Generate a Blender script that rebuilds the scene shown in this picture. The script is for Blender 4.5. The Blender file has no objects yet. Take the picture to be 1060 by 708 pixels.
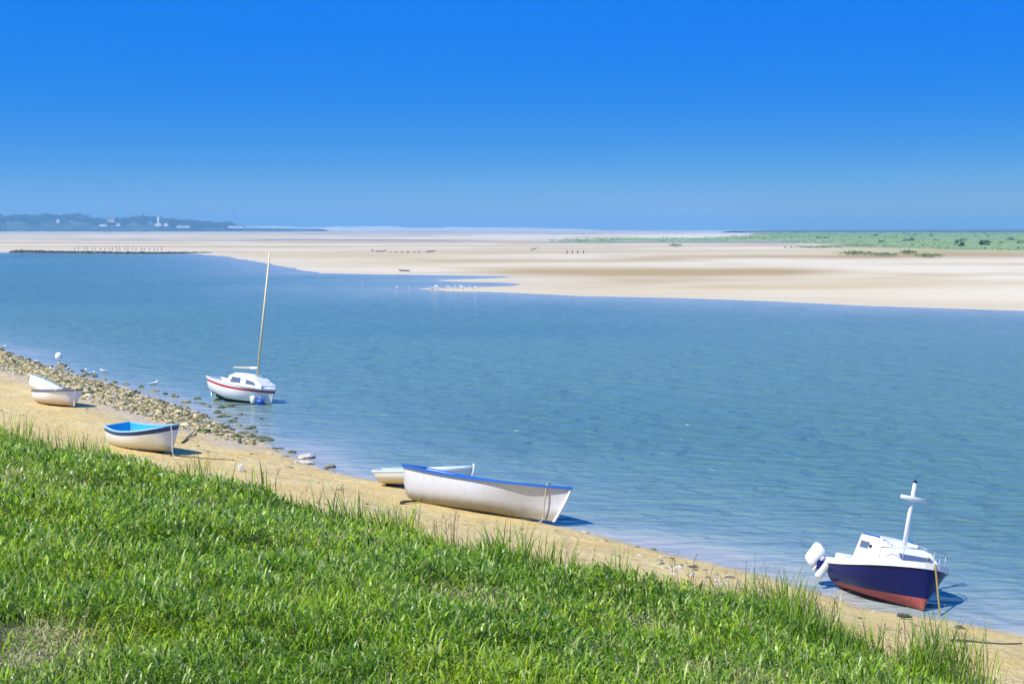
import bpy, bmesh, math, random
import numpy as np
from mathutils import Vector, Matrix, Euler

rng = np.random.default_rng(7)
random.seed(7)
scene = bpy.context.scene
COL = scene.collection
R = math.radians

# ------------------------------------------------------------------ camera
F, CX, CY, HZ, H = 1500.0, 530.0, 354.0, 237.0, 8.0
PITCH = math.atan((CY - HZ) / F)
cam_d = bpy.data.cameras.new("camera")
cam = bpy.data.objects.new("camera", cam_d)
COL.objects.link(cam)
cam.location = (0, 0, H)
cam.rotation_euler = (R(90) - PITCH, 0, 0)
cam_d.sensor_width = 36
cam_d.lens = 36 * F / 1060
cam_d.clip_start = 0.5
cam_d.clip_end = 40000
scene.camera = cam
cp, sp = math.cos(PITCH), math.sin(PITCH)


def at(px, py, z=0.0):
    """ground point seen at a photo pixel, on the level z"""
    xr, up = (px - CX) / F, (CY - py) / F
    d = (xr, cp + up * sp, -sp + up * cp)
    k = (z - H) / d[2]
    return Vector((d[0] * k, d[1] * k, z))


def at_depth(px, py, Y):
    xr, up = (px - CX) / F, (CY - py) / F
    d = (xr, cp + up * sp, -sp + up * cp)
    k = Y / d[1]
    return Vector((d[0] * k, Y, H + d[2] * k))


# ------------------------------------------------------------------ numpy helpers
def vnoise(x, y, seed=0):
    xi, yi = np.floor(x).astype(np.int64), np.floor(y).astype(np.int64)
    fx, fy = x - xi, y - yi
    fx, fy = fx * fx * (3 - 2 * fx), fy * fy * (3 - 2 * fy)

    def h(a, b):
        n = (a * 374761393 + b * 668265263 + seed * 974634777) & 0x7FFFFFFF
        n = ((n ^ (n >> 13)) * 1274126177) & 0x7FFFFFFF
        return ((n ^ (n >> 16)) & 0xFFFF) / 65535.0
    a, b, c, d = h(xi, yi), h(xi + 1, yi), h(xi, yi + 1), h(xi + 1, yi + 1)
    return (a * (1 - fx) + b * fx) * (1 - fy) + (c * (1 - fx) + d * fx) * fy


def fbm(x, y, o=4, seed=0):
    s, a, t = 0, 0.5, 0
    for k in range(o):
        s = s + a * vnoise(x * 2 ** k, y * 2 ** k, seed + k)
        t += a
        a *= 0.5
    return s / t


def seg_dist(x, y, pts, closed=False):
    """distance to a polyline and the side it lies on"""
    best = np.full(x.shape, 1e18)
    side = np.zeros(x.shape)
    n = len(pts)
    for i in range(n if closed else n - 1):
        ax, ay = pts[i][0], pts[i][1]
        bx, by = pts[(i + 1) % n][0], pts[(i + 1) % n][1]
        dx, dy = bx - ax, by - ay
        t = np.clip(((x - ax) * dx + (y - ay) * dy) / (dx * dx + dy * dy), 0, 1)
        qx, qy = x - ax - t * dx, y - ay - t * dy
        d = qx * qx + qy * qy
        m = d < best
        best = np.where(m, d, best)
        side = np.where(m, np.sign(dx * (y - ay) - dy * (x - ax)), side)
    return np.sqrt(best), side


def inside(x, y, pts):
    c = np.zeros(x.shape, bool)
    n = len(pts)
    for i in range(n):
        ax, ay = pts[i][0], pts[i][1]
        bx, by = pts[(i + 1) % n][0], pts[(i + 1) % n][1]
        if ay == by:
            continue
        cond = ((ay > y) != (by > y)) & (x < (bx - ax) * (y - ay) / (by - ay) + ax)
        c ^= cond
    return c


def sdf(x, y, pts):
    d, _ = seg_dist(x, y, pts, True)
    return np.where(inside(x, y, pts), d, -d)


def smooth(a, b, x):
    t = np.clip((x - a) / (b - a), 0, 1)
    return t * t * (3 - 2 * t)


# ------------------------------------------------------------------ object helpers
def tag(o, label=None, cat=None, group=None, kind=None):
    if label: o["label"] = label
    if cat: o["category"] = cat
    if group: o["group"] = group
    if kind: o["kind"] = kind
    return o


def link(name, me, mats=(), parent=None, loc=None, smooth_shade=False):
    o = bpy.data.objects.new(name, me)
    COL.objects.link(o)
    for m in (mats if isinstance(mats, (list, tuple)) else [mats]):
        me.materials.append(m)
    if parent: o.parent = parent
    if loc is not None: o.location = loc
    if smooth_shade and len(me.polygons):
        me.polygons.foreach_set("use_smooth", np.ones(len(me.polygons), bool))
    return o


def empty(name, loc=(0, 0, 0), rot=(0, 0, 0)):
    o = bpy.data.objects.new(name, None)
    o.empty_display_size = 0.3
    COL.objects.link(o)
    o.location = loc
    o.rotation_euler = rot
    return o


def np_mesh(name, verts, faces_flat, nper, cols=None, attr="tint"):
    """mesh from arrays; every face has nper[i] corners"""
    me = bpy.data.meshes.new(name)
    verts = np.asarray(verts, np.float32)
    faces_flat = np.asarray(faces_flat, np.int32)
    nper = np.asarray(nper, np.int32)
    me.vertices.add(len(verts))
    me.vertices.foreach_set("co", verts.ravel())
    me.loops.add(len(faces_flat))
    me.loops.foreach_set("vertex_index", faces_flat)
    me.polygons.add(len(nper))
    st = np.concatenate([[0], np.cumsum(nper)[:-1]]).astype(np.int32)
    me.polygons.foreach_set("loop_start", st)
    if cols is not None:
        a = me.color_attributes.new(attr, "FLOAT_COLOR", "POINT")
        c = np.ones((len(verts), 4), np.float32)
        c[:, :cols.shape[1]] = cols
        a.data.foreach_set("color", c.ravel())
    me.update(calc_edges=True)
    me.validate()
    return me


def grid_mesh(name, X, Y, Z, cols=None):
    n, m = X.shape
    idx = np.arange(n * m).reshape(n, m)
    q = np.stack([idx[:-1, :-1], idx[:-1, 1:], idx[1:, 1:], idx[1:, :-1]], -1).reshape(-1, 4)
    v = np.stack([X, Y, Z], -1).reshape(-1, 3)
    return np_mesh(name, v, q.ravel(), np.full(len(q), 4), cols)


class MB:
    """collects shapes, builds ONE mesh object"""
    def __init__(self): self.bm = bmesh.new()

    def box(self, c, s, rot=None, bevel=0.0, mat=0):
        r = bmesh.ops.create_cube(self.bm, size=1)
        vs = r["verts"]
        bmesh.ops.scale(self.bm, vec=s, verts=vs)
        if bevel:
            es = list({e for v in vs for e in v.link_edges})
            rb = bmesh.ops.bevel(self.bm, geom=es, offset=bevel, segments=2, affect="EDGES", profile=0.6)
            vs = list({v for f in rb["faces"] for v in f.verts} | {v for v in vs if v.is_valid})
        if rot: bmesh.ops.rotate(self.bm, cent=(0, 0, 0), matrix=Euler(rot).to_matrix(), verts=vs)
        bmesh.ops.translate(self.bm, vec=c, verts=vs)
        for f in {f for v in vs for f in v.link_faces}: f.material_index = mat
        return self

    def ico(self, c, s, sub=2, noise=0.0, rot=None, mat=0):
        r = bmesh.ops.create_icosphere(self.bm, subdivisions=sub, radius=1)
        vs = r["verts"]
        for v in vs:
            if noise: v.co *= 1 + random.uniform(-noise, noise)
            v.co = Vector((v.co.x * s[0], v.co.y * s[1], v.co.z * s[2]))
        if rot: bmesh.ops.rotate(self.bm, cent=(0, 0, 0), matrix=Euler(rot).to_matrix(), verts=vs)
        bmesh.ops.translate(self.bm, vec=c, verts=vs)
        for f in {f for v in vs for f in v.link_faces}: f.material_index = mat
        return self

    def tube(self, pts, rad, seg=8, mat=0, cap=True):
        pts = [Vector(p) for p in pts]
        n = len(pts)
        rads = rad if isinstance(rad, (list, tuple)) else [rad] * n
        rings = []
        for i, p in enumerate(pts):
            d = (pts[min(i + 1, n - 1)] - pts[max(i - 1, 0)]).normalized()
            a = Vector((0, 0, 1)) if abs(d.z) < 0.9 else Vector((1, 0, 0))
            u = d.cross(a).normalized(); w = u.cross(d)
            rings.append([self.bm.verts.new(p + (u * math.cos(2 * math.pi * k / seg) + w * math.sin(2 * math.pi * k / seg)) * rads[i]) for k in range(seg)])
        fs = []
        for i in range(n - 1):
            for k in range(seg):
                fs.append(self.bm.faces.new([rings[i][k], rings[i][(k + 1) % seg], rings[i + 1][(k + 1) % seg], rings[i + 1][k]]))
        if cap:
            fs.append(self.bm.faces.new(rings[0][::-1])); fs.append(self.bm.faces.new(rings[-1]))
        for f in fs: f.material_index = mat; f.smooth = True
        return self

    def sweep(self, pts, w, h, outs=None, closed=False, mat=0):
        """rectangular section swept along pts; w across (outs direction), h vertical"""
        pts = [Vector(p) for p in pts]
        n = len(pts); rings = []
        for i, p in enumerate(pts):
            if outs: u = Vector(outs[i]).normalized()
            else:
                a = pts[(i + 1) % n] if closed or i < n - 1 else p
                b = pts[i - 1] if closed or i > 0 else p
                d = (a - b); d.z = 0; d.normalize()
                u = Vector((d.y, -d.x, 0))
            z = Vector((0, 0, h / 2))
            rings.append([self.bm.verts.new(q) for q in (p - u * w / 2 - z, p + u * w / 2 - z, p + u * w / 2 + z, p - u * w / 2 + z)])
        m = n if closed else n - 1
        for i in range(m):
            for k in range(4):
                f = self.bm.faces.new([rings[i][k], rings[i][(k + 1) % 4], rings[(i + 1) % n][(k + 1) % 4], rings[(i + 1) % n][k]])
                f.material_index = mat
        if not closed:
            self.bm.faces.new(rings[0][::-1]).material_index = mat
            self.bm.faces.new(rings[-1]).material_index = mat
        return self

    def poly(self, pts, mat=0, smooth=False):
        f = self.bm.faces.new([self.bm.verts.new(p) for p in pts]); f.material_index = mat; f.smooth = smooth
        return self

    def prism(self, prof, y0, y1, inset=0.0, mat=0, bevel=0.0):
        """profile in (x,z) extruded from y0 to y1; inset narrows the top (by z)"""
        zmin = min(p[1] for p in prof); zmax = max(p[1] for p in prof)
        def yy(y, z):
            k = 1 - inset * (z - zmin) / max(zmax - zmin, 1e-6)
            return y * k
        a = [self.bm.verts.new((x, yy(y0, z), z)) for x, z in prof]
        b = [self.bm.verts.new((x, yy(y1, z), z)) for x, z in prof]
        n = len(prof); fs = []
        fs.append(self.bm.faces.new(a)); fs.append(self.bm.faces.new(b[::-1]))
        for i in range(n):
            fs.append(self.bm.faces.new([a[i], b[i], b[(i + 1) % n], a[(i + 1) % n]]))
        for f in fs: f.material_index = mat
        if bevel:
            es = list({e for f in fs for e in f.edges})
            r = bmesh.ops.bevel(self.bm, geom=es, offset=bevel, segments=2, affect="EDGES", profile=0.6)
        return self

    def build(self, name, mats, parent=None, smooth_shade=False, loc=None):
        bmesh.ops.recalc_face_normals(self.bm, faces=self.bm.faces)
        me = bpy.data.meshes.new(name)
        self.bm.to_mesh(me); self.bm.free()
        return link(name, me, mats, parent, loc, smooth_shade)


# ------------------------------------------------------------------ materials
def nt(name):
    m = bpy.data.materials.new(name)
    m.use_nodes = True
    t = m.node_tree
    return m, t, t.nodes, t.links, t.nodes["Principled BSDF"]


def N(t, kind, **kw):
    n = t.nodes.new(kind)
    for k, v in kw.items():
        if k in n.inputs: n.inputs[k].default_value = v
        else: setattr(n, k, v)
    return n


def mixc(t, fac, a, b, blend="MIX"):
    n = t.nodes.new("ShaderNodeMix"); n.data_type = "RGBA"; n.blend_type = blend
    for i, v in ((0, fac), (6, a), (7, b)):
        if hasattr(v, "is_output"): t.links.new(v, n.inputs[i])
        elif i == 0: n.inputs[0].default_value = v
        else: n.inputs[i].default_value = (*v[:3], 1)
    return n.outputs[2]


def math_(t, op, a, b=None, clamp=False):
    n = t.nodes.new("ShaderNodeMath"); n.operation = op; n.use_clamp = clamp
    for i, v in ((0, a), (1, b)):
        if v is None: continue
        if hasattr(v, "is_output"): t.links.new(v, n.inputs[i])
        else: n.inputs[i].default_value = v
    return n.outputs[0]


def ramp(t, fac, stops):
    n = t.nodes.new("ShaderNodeMapRange"); n.interpolation_type = "SMOOTHSTEP"
    t.links.new(fac, n.inputs[0])
    n.inputs[1].default_value, n.inputs[2].default_value = stops
    return n.outputs[0]


def noise(t, vec, scale, detail=4, rough=0.55, dist=0.0):
    n = t.nodes.new("ShaderNodeTexNoise")
    n.inputs["Scale"].default_value = scale; n.inputs["Detail"].default_value = detail
    n.inputs["Roughness"].default_value = rough; n.inputs["Distortion"].default_value = dist
    if vec is not None: t.links.new(vec, n.inputs["Vector"])
    return n.outputs["Fac"]


def coords(t, which="Object", scale=(1, 1, 1)):
    tc = t.nodes.new("ShaderNodeTexCoord")
    mp = t.nodes.new("ShaderNodeMapping"); mp.inputs["Scale"].default_value = scale
    t.links.new(tc.outputs[which], mp.inputs["Vector"])
    return mp.outputs["Vector"]


def geo_pos(t, scale=(1, 1, 1)):
    g = t.nodes.new("ShaderNodeNewGeometry")
    mp = t.nodes.new("ShaderNodeMapping"); mp.inputs["Scale"].default_value = scale
    t.links.new(g.outputs["Position"], mp.inputs["Vector"])
    return mp.outputs["Vector"]


def bump(t, bs, height, strength, dist):
    b = t.nodes.new("ShaderNodeBump")
    b.inputs["Strength"].default_value = strength; b.inputs["Distance"].default_value = dist
    t.links.new(height, b.inputs["Height"])
    t.links.new(b.outputs["Normal"], bs.inputs["Normal"])
    return b


def paint(name, col, dirt_shade=(0.25, 0.2, 0.13), amount=0.35, rough=0.45, low=None, scale=6):
    """worn paint: faint patches and streaks; low=(z0,z1) puts stain or painted belly shade on the hull towards its waterline"""
    m, t, ns, ls, bs = nt(name)
    v = coords(t)
    n1 = ramp(t, noise(t, v, scale, 5, 0.65), (0.52, 0.8))
    vs = coords(t, scale=(9, 9, 1.2))
    n2 = ramp(t, noise(t, vs, 2.0, 4, 0.6), (0.5, 0.78))
    f = math_(t, "MULTIPLY", math_(t, "MAXIMUM", n1, n2), amount)
    if low:
        sx = t.nodes.new("ShaderNodeSeparateXYZ"); ls.new(v, sx.inputs[0])
        zz = math_(t, "ADD", sx.outputs[2], math_(t, "MULTIPLY", math_(t, "SUBTRACT", noise(t, v, 4, 5, 0.7), 0.5), 0.25))
        f2 = math_(t, "SUBTRACT", 1.0, ramp(t, zz, low))
        f = math_(t, "MAXIMUM", f, math_(t, "MULTIPLY", f2, 0.8))
    ls.new(mixc(t, f, col, dirt_shade), bs.inputs["Base Color"])
    bs.inputs["Roughness"].default_value = rough
    bump(t, bs, noise(t, v, 30, 3), 0.15, 0.004)
    return m


def plain(name, col, rough=0.5, var=0.25, scale=8, metallic=0.0, bumpy=0.1):
    m, t, ns, ls, bs = nt(name)
    v = coords(t)
    n = noise(t, v, scale, 5, 0.6)
    ls.new(mixc(t, n, [c * (1 - var) for c in col], [min(1, c * (1 + var)) for c in col]), bs.inputs["Base Color"])
    bs.inputs["Roughness"].default_value = rough
    bs.inputs["Metallic"].default_value = metallic
    bump(t, bs, noise(t, v, scale * 4, 3), bumpy, 0.01)
    return m


M = {}
M["white"] = paint("white paint", (0.80, 0.80, 0.79), amount=0.12)
M["white_hull"] = paint("white hull paint", (0.80, 0.79, 0.77), dirt_shade=(0.36, 0.29, 0.2), amount=0.25, low=(0.02, 0.30))
M["grimy_shaded_hull"] = paint("white hull with painted belly shade and grime", (0.80, 0.78, 0.75), dirt_shade=(0.13, 0.105, 0.07), amount=0.14, low=(0.05, 0.40))  # dark lower hull: underside shade put into the colour, along with grime
M["white_rust"] = paint("white hull with rusty bottom", (0.82, 0.79, 0.77), dirt_shade=(0.36, 0.17, 0.11), amount=0.14, low=(0.08, 0.42))
M["lilac_hull"] = paint("pale grey white hull paint", (0.60, 0.595, 0.65), dirt_shade=(0.20, 0.17, 0.10), amount=0.3, low=(0.16, 0.52))
M["cream_hull"] = paint("white hull with cream bottom", (0.80, 0.80, 0.76), dirt_shade=(0.66, 0.53, 0.25), amount=0.1, low=(0.1, 0.32))
M["navy"] = paint("navy paint", (0.002, 0.008, 0.095), dirt_shade=(0.010, 0.022, 0.10), amount=0.25, rough=0.35)
M["navy"].node_tree.nodes["Principled BSDF"].inputs["Specular IOR Level"].default_value = 0.3
M["navy_rim"] = paint("dark blue rim paint", (0.012, 0.045, 0.20), dirt_shade=(0.08, 0.1, 0.2), amount=0.3)
M["grey_rim"] = paint("grey navy rim", (0.07, 0.08, 0.15), amount=0.3)
M["blue_rail"] = paint("bright blue rail paint", (0.012, 0.11, 0.45), dirt_shade=(0.05, 0.1, 0.3), amount=0.3)
M["sky_blue"] = paint("sky blue inside paint", (0.05, 0.46, 0.72), dirt_shade=(0.1, 0.3, 0.45), amount=0.3)
M["pale_blue"] = paint("pale blue paint", (0.38, 0.62, 0.75), dirt_shade=(0.3, 0.35, 0.35), amount=0.3)
M["teal_rim"] = paint("teal rim paint", (0.08, 0.28, 0.38), amount=0.3)
M["antifoul"] = paint("red bottom paint", (0.40, 0.075, 0.065), dirt_shade=(0.5, 0.28, 0.22), amount=0.45, rough=0.7)
M["dark_bottom"] = paint("dark bottom paint", (0.022, 0.03, 0.028), dirt_shade=(0.05, 0.06, 0.03), amount=0.4, rough=0.7)
M["red_stripe"] = paint("red stripe paint", (0.42, 0.02, 0.03), dirt_shade=(0.25, 0.03, 0.03), amount=0.25)
M["window"] = plain("dark boat glass", (0.10, 0.13, 0.20), rough=0.12, var=0.15)
M["black"] = plain("black rubber", (0.02, 0.02, 0.02), rough=0.6)
M["metal"] = plain("dull metal", (0.55, 0.56, 0.58), rough=0.35, metallic=0.8)
M["mast_wood"] = plain("varnished pale mast", (0.66, 0.55, 0.34), rough=0.45, var=0.15)
M["wood"] = plain("weathered wood", (0.24, 0.18, 0.12), rough=0.85, var=0.4, bumpy=0.4)
M["dark_wood"] = plain("dark wet wood", (0.045, 0.04, 0.035), rough=0.85, var=0.4, bumpy=0.4)
M["rope"] = plain("pale rope", (0.55, 0.46, 0.32), rough=0.9, var=0.3, scale=40, bumpy=0.5)
M["rope_y"] = plain("yellow brown rope", (0.30, 0.22, 0.07), rough=0.9, var=0.4, scale=30, bumpy=0.5)
M["rope_d"] = plain("dark rope", (0.09, 0.075, 0.055), rough=0.9, var=0.3, scale=40, bumpy=0.5)
M["buoy_blue"] = plain("blue plastic", (0.015, 0.09, 0.42), rough=0.35, var=0.15)
M["plastic_white"] = plain("white plastic", (0.8, 0.8, 0.8), rough=0.4, var=0.08)
M["feather"] = plain("white feathers", (0.82, 0.82, 0.8), rough=0.8, var=0.05)
M["feather_grey"] = plain("grey wing feathers", (0.38, 0.41, 0.45), rough=0.8, var=0.15)
M["beak"] = plain("yellow beak", (0.6, 0.35, 0.05), rough=0.5)
M["seal"] = plain("dark seal fur", (0.11, 0.09, 0.08), rough=0.5)
M["wall_white"] = plain("white render", (0.8, 0.79, 0.76), rough=0.8, var=0.06)
M["wall_cream"] = plain("cream render", (0.62, 0.55, 0.45), rough=0.8, var=0.1)
M["tiles"] = plain("red brown roof tiles", (0.28, 0.12, 0.08), rough=0.8, var=0.3)
M["slate"] = plain("slate roof", (0.08, 0.09, 0.11), rough=0.7, var=0.3)


def attr_mat(name, rough=0.6, trans=0.0, spec=0.3, transcol=1.0):
    """colour from the per-leaf attribute, with some light passing through"""
    m, t, ns, ls, bs = nt(name)
    a = N(t, "ShaderNodeVertexColor", layer_name="tint")
    ls.new(a.outputs["Color"], bs.inputs["Base Color"])
    bs.inputs["Roughness"].default_value = rough
    bs.inputs["Specular IOR Level"].default_value = spec
    if trans:
        tr = N(t, "ShaderNodeBsdfTranslucent")
        ls.new(mixc(t, 1.0, a.outputs["Color"], (transcol, transcol, transcol * 0.4), "MULTIPLY"), tr.inputs["Color"])
        mx = N(t, "ShaderNodeMixShader"); mx.inputs[0].default_value = trans
        ls.new(bs.outputs[0], mx.inputs[1]); ls.new(tr.outputs[0], mx.inputs[2])
        ls.new(mx.outputs[0], ns["Material Output"].inputs["Surface"])
    return m


M["leaf"] = attr_mat("grass leaves", 0.36, 0.40, 0.42, 1.7)
M["dry"] = attr_mat("dry stalks", 0.8, 0.25, 0.2, 1.3)
M["foliage"] = attr_mat("foliage", 0.7, 0.2, 0.2)

# ------------------------------------------------------------------ shoreline layout (plan view)
shore_px = [(-260, 318), (-120, 337), (0, 361), (60, 383), (130, 401), (200, 425), (262, 455), (330, 485), (400, 500), (500, 526), (600, 549),
            (700, 575), (800, 598), (900, 631), (985, 642), (1060, 658), (1300, 720), (1700, 830)]
shore = [at(x, y)[:2] for x, y in shore_px]
shore = [(shore[0][0] - 60, shore[0][1] + 60)] + shore + [(shore[-1][0] + 25, shore[-1][1] - 40)]
edge_px = [(-200, 425), (-60, 440), (0, 452), (60, 478), (110, 496), (150, 503), (200, 510), (300, 519), (350, 539), (400, 560), (450, 566), (500, 576),
           (600, 612), (700, 624), (800, 646), (850, 662), (900, 688), (1000, 722), (1060, 742), (1300, 830)]
edge = [at(x, y + (2 if x < 250 else 8 if x < 800 else 3), 0.8)[:2] for x, y in edge_px]
edge = [(edge[0][0] - 60, edge[0][1] + 40)] + edge + [(edge[-1][0] + 15, edge[-1][1] - 40)]
band_px = [(-260, 318), (-120, 338), (0, 362), (60, 384), (130, 402), (200, 425), (245, 443), (268, 456), (262, 461), (240, 454), (200, 448), (150, 433),
           (100, 417), (60, 402), (0, 381), (-120, 352)]
band = [at(x, y, 0.12)[:2] for x, y in band_px]


def shore_a(x, y):
    d, s = seg_dist(x, y, shore)
    return -d * s          # landward positive


def edge_g(x, y):
    d, s = seg_dist(x, y, edge)
    return -d * s


def ground(x, y, detail=True):
    x, y = np.asarray(x, float), np.asarray(y, float)
    a, g = shore_a(x, y), edge_g(x, y)
    g2 = g
    sand = 0.8 * np.clip(a / (np.maximum(a, 0) + np.maximum(-g, 0) + 1e-6), 0, 1) ** 0.85
    z = np.where(g > 0, 0.8 + 3.3 * (1 - np.exp(-np.maximum(g, 0) / 9.0)), sand)
    z = np.where(a < 0, np.maximum(0.085 * a, -1.6), z)
    if detail:
        k = smooth(-1, 1.5, a)
        z = z + k * (0.10 * (fbm(x * 0.35, y * 0.35, 3, 3) - 0.5) + 0.035 * (fbm(x * 1.7, y * 1.7, 3, 9) - 0.5))
        z = z + smooth(0.5, 4, g) * 0.45 * (fbm(x * 0.22, y * 0.22, 3, 21) - 0.5)
    return z


def gz(x, y): return float(ground(np.array([x]), np.array([y]))[0])


def on_ground(px, py):
    """beach point under a photo pixel"""
    z = 0.4
    for _ in range(25):
        p = at(px, py, z); z = 0.5 * z + 0.5 * gz(p.x, p.y)
    p = at(px, py, z)
    return Vector((p.x, p.y, gz(p.x, p.y)))


# far bank polygon
flat_px = [(-900, 261), (0, 261.5), (120, 262), (200, 262.5), (235, 266), (290, 275), (330, 283), (420, 284.5), (520, 286), (530, 287.2),
           (500, 288.4), (455, 290), (470, 291.6), (520, 292.6), (545, 294), (535, 296.2), (490, 297.2), (436, 299), (470, 301.6), (515, 302.2),
           (560, 304.5), (600, 306.5), (700, 308.5), (800, 312), (900, 317), (1000, 320), (1060, 322), (1300, 328), (1900, 345)]
flat = [tuple(at(x, y)[:2]) for x, y in flat_px] + [(9000, 600), (9000, 9300), (-9000, 9300), (-9000, 2500)]
marsh_px = [(1900, 262), (1300, 262), (1060, 261.5), (1000, 260.5), (960, 259.5), (925, 258), (880, 256), (850, 252.5), (800, 250.5), (740, 251.2), (690, 251.5), (640, 250.6),
            (615, 252), (592, 250.5), (586, 249), (610, 247.8), (680, 247.6), (740, 246.8), (790, 243.5), (775, 241.6), (760, 240.6), (900, 240), (1300, 239.9), (1900, 240)]
marsh = [tuple(at(x, y, 0.9)[:2]) for x, y in marsh_px]


# ------------------------------------------------------------------ terrain sheet
xs = np.concatenate([np.linspace(-130, -48, 60)[:-1], np.linspace(-48, 16, 300), np.linspace(16, 70, 60)[1:]])
ys = np.concatenate([np.linspace(-60, 8, 50)[:-1], np.linspace(8, 60, 270), np.linspace(60, 190, 190)[1:]])
X, Y = np.meshgrid(xs, ys)
Z = ground(X, Y)
a_, g_ = shore_a(X, Y), edge_g(X, Y)
bd = sdf(X, Y, band)
c = np.zeros(X.shape + (3,))
c[..., 0] = smooth(-0.3, 0.5, g_ + (fbm(X * 0.8, Y * 0.8, 3, 5) - 0.5) * 1.2)
c[..., 1] = np.clip(np.maximum(1 - smooth(0.0, 0.55, a_), smooth(-2.2, 0.1, bd + (fbm(X * 0.5, Y * 0.5, 3, 8) - 0.5) * 1.6) * 0.75), 0, 1)
c[..., 2] = np.clip(a_ / (np.maximum(a_, 0.01) + np.maximum(-g_, 0)), 0, 1)
ter_me = grid_mesh("beach", X, Y, Z, c.reshape(-1, 3))

m, t, ns, ls, bs = nt("beach sand and bank soil")
at_ = N(t, "ShaderNodeVertexColor", layer_name="tint")
sep = t.nodes.new("ShaderNodeSeparateColor"); ls.new(at_.outputs["Color"], sep.inputs[0])
p = geo_pos(t)
big = noise(t, p, 0.35, 5, 0.6, 0.4)
mid = noise(t, p, 2.2, 6, 0.65)
fine = noise(t, p, 28, 4, 0.7)
sand = mixc(t, ramp(t, big, (0.3, 0.7)), (0.66, 0.46, 0.155), (0.70, 0.54, 0.235))
sand = mixc(t, ramp(t, mid, (0.52, 0.75)), sand, (0.52, 0.37, 0.19))
# darker strand lines of wrack along the beach
wv = N(t, "ShaderNodeMath", operation="MULTIPLY_ADD"); ls.new(mid, wv.inputs[0]); wv.inputs[1].default_value = 0.16; ls.new(sep.outputs[2], wv.inputs[2])
tri = math_(t, "ABSOLUTE", math_(t, "SUBTRACT", wv.outputs[0], 0.42))
wr = math_(t, "MULTIPLY", math_(t, "SUBTRACT", 1.0, ramp(t, tri, (0.0, 0.035))), ramp(t, noise(t, p, 1.1, 3), (0.5, 0.62)))
wr = math_(t, "MULTIPLY", wr, ramp(t, noise(t, p, 14, 3, 0.7), (0.45, 0.6)))
sand = mixc(t, math_(t, "MULTIPLY", wr, 0.75), sand, (0.12, 0.09, 0.05))
spk = ramp(t, noise(t, p, 16, 2, 0.5), (0.70, 0.76))
sand = mixc(t, math_(t, "MULTIPLY", spk, 0.65), sand, (0.16, 0.12, 0.08))
sand = mixc(t, ramp(t, fine, (0.3, 0.9)), sand, mixc(t, 0.28, sand, (0.18, 0.12, 0.06)))
wet = mixc(t, mid, (0.40, 0.33, 0.25), (0.50, 0.43, 0.35))
sand = mixc(t, math_(t, "MULTIPLY", sep.outputs[1], ramp(t, noise(t, p, 0.8, 4), (0.25, 0.55))), sand, wet)
soil = mixc(t, mid, (0.05, 0.06, 0.018), (0.20, 0.17, 0.085))
ls.new(mixc(t, sep.outputs[0], sand, soil), bs.inputs["Base Color"])
ls.new(math_(t, "SUBTRACT", 0.95, math_(t, "MULTIPLY", sep.outputs[1], 0.35)), bs.inputs["Roughness"])
hh = math_(t, "ADD", math_(t, "MULTIPLY", noise(t, p, 3.2, 6, 0.65, 0.3), 1.0), math_(t, "MULTIPLY", noise(t, p, 22, 4, 0.7), 0.22))
vor = N(t, "ShaderNodeTexVoronoi", feature="SMOOTH_F1"); vor.inputs["Scale"].default_value = 2.6; vor.inputs["Smoothness"].default_value = 0.4
ls.new(p, vor.inputs["Vector"])
foot = math_(t, "MULTIPLY", ramp(t, vor.outputs["Distance"], (0.05, 0.28)), math_(t, "MULTIPLY", ramp(t, noise(t, p, 0.5, 2), (0.42, 0.6)), 0.55))
hh = math_(t, "ADD", hh, foot)
bump(t, bs, hh, 0.9, 0.16)
tag(link("beach", ter_me, m, smooth_shade=True), kind="structure")

# ------------------------------------------------------------------ far sandbank sheet (runs to the horizon)
pys = np.concatenate([np.linspace(345, 300, 75)[:-1], np.linspace(300, 245, 150)[:-1], np.linspace(245, 238.35, 60)])
dd = np.array([at(530, q)[1] for q in pys])
ang = np.linspace(-1.0, 1.0, 900)
ang = np.sign(ang) * (0.42 * np.abs(ang) + 0.75 * np.abs(ang) ** 4)
X, Y = np.meshgrid(ang, dd); X = X * Y
sd = sdf(X, Y, flat)
wob = (fbm(X / 60, Y / 25, 4, 31) - 0.5) * 10 * smooth(0, 40, np.abs(sd)) + (fbm(X / 14, Y / 8, 3, 35) - 0.5) * 2.5
s2 = sd + wob * np.clip(Y / 260, 0.3, 1.2)
Z = np.where(s2 > 0, 0.55 * (1 - np.exp(-s2 / 55.0)) + 0.5 * smooth(60, 500, s2), np.maximum(s2 * 0.02, -0.8))
ms = sdf(X, Y, marsh)
mw = smooth(-25, 40, ms + (fbm(X / 40, Y / 60, 3, 41) - 0.5) * 50)
Z = Z + mw * 0.9
Z = Z + smooth(20, 200, s2) * (fbm(X / 90, Y / 40, 4, 33) - 0.5) * 0.9
c = np.zeros(X.shape + (3,))
c[..., 0] = mw
c[..., 1] = 1 - smooth(0, 22, s2)
pyy = 237 + F * H / Y
pxx = 530 + X / Y * F
def strip(yc, x0, x1, wd, sd_):
    yq = yc + 1.5 * (fbm(pxx / 90, pxx * 0, 3, sd_) - 0.5)
    return np.exp(-((pyy - yq) / wd) ** 2) * smooth(x0 - 60, x0 + 60, pxx) * (1 - smooth(x1 - 60, x1 + 60, pxx)) * smooth(0.0, 0.35, fbm(pxx / 120, pyy / 3.0, 3, sd_ + 1))
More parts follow.
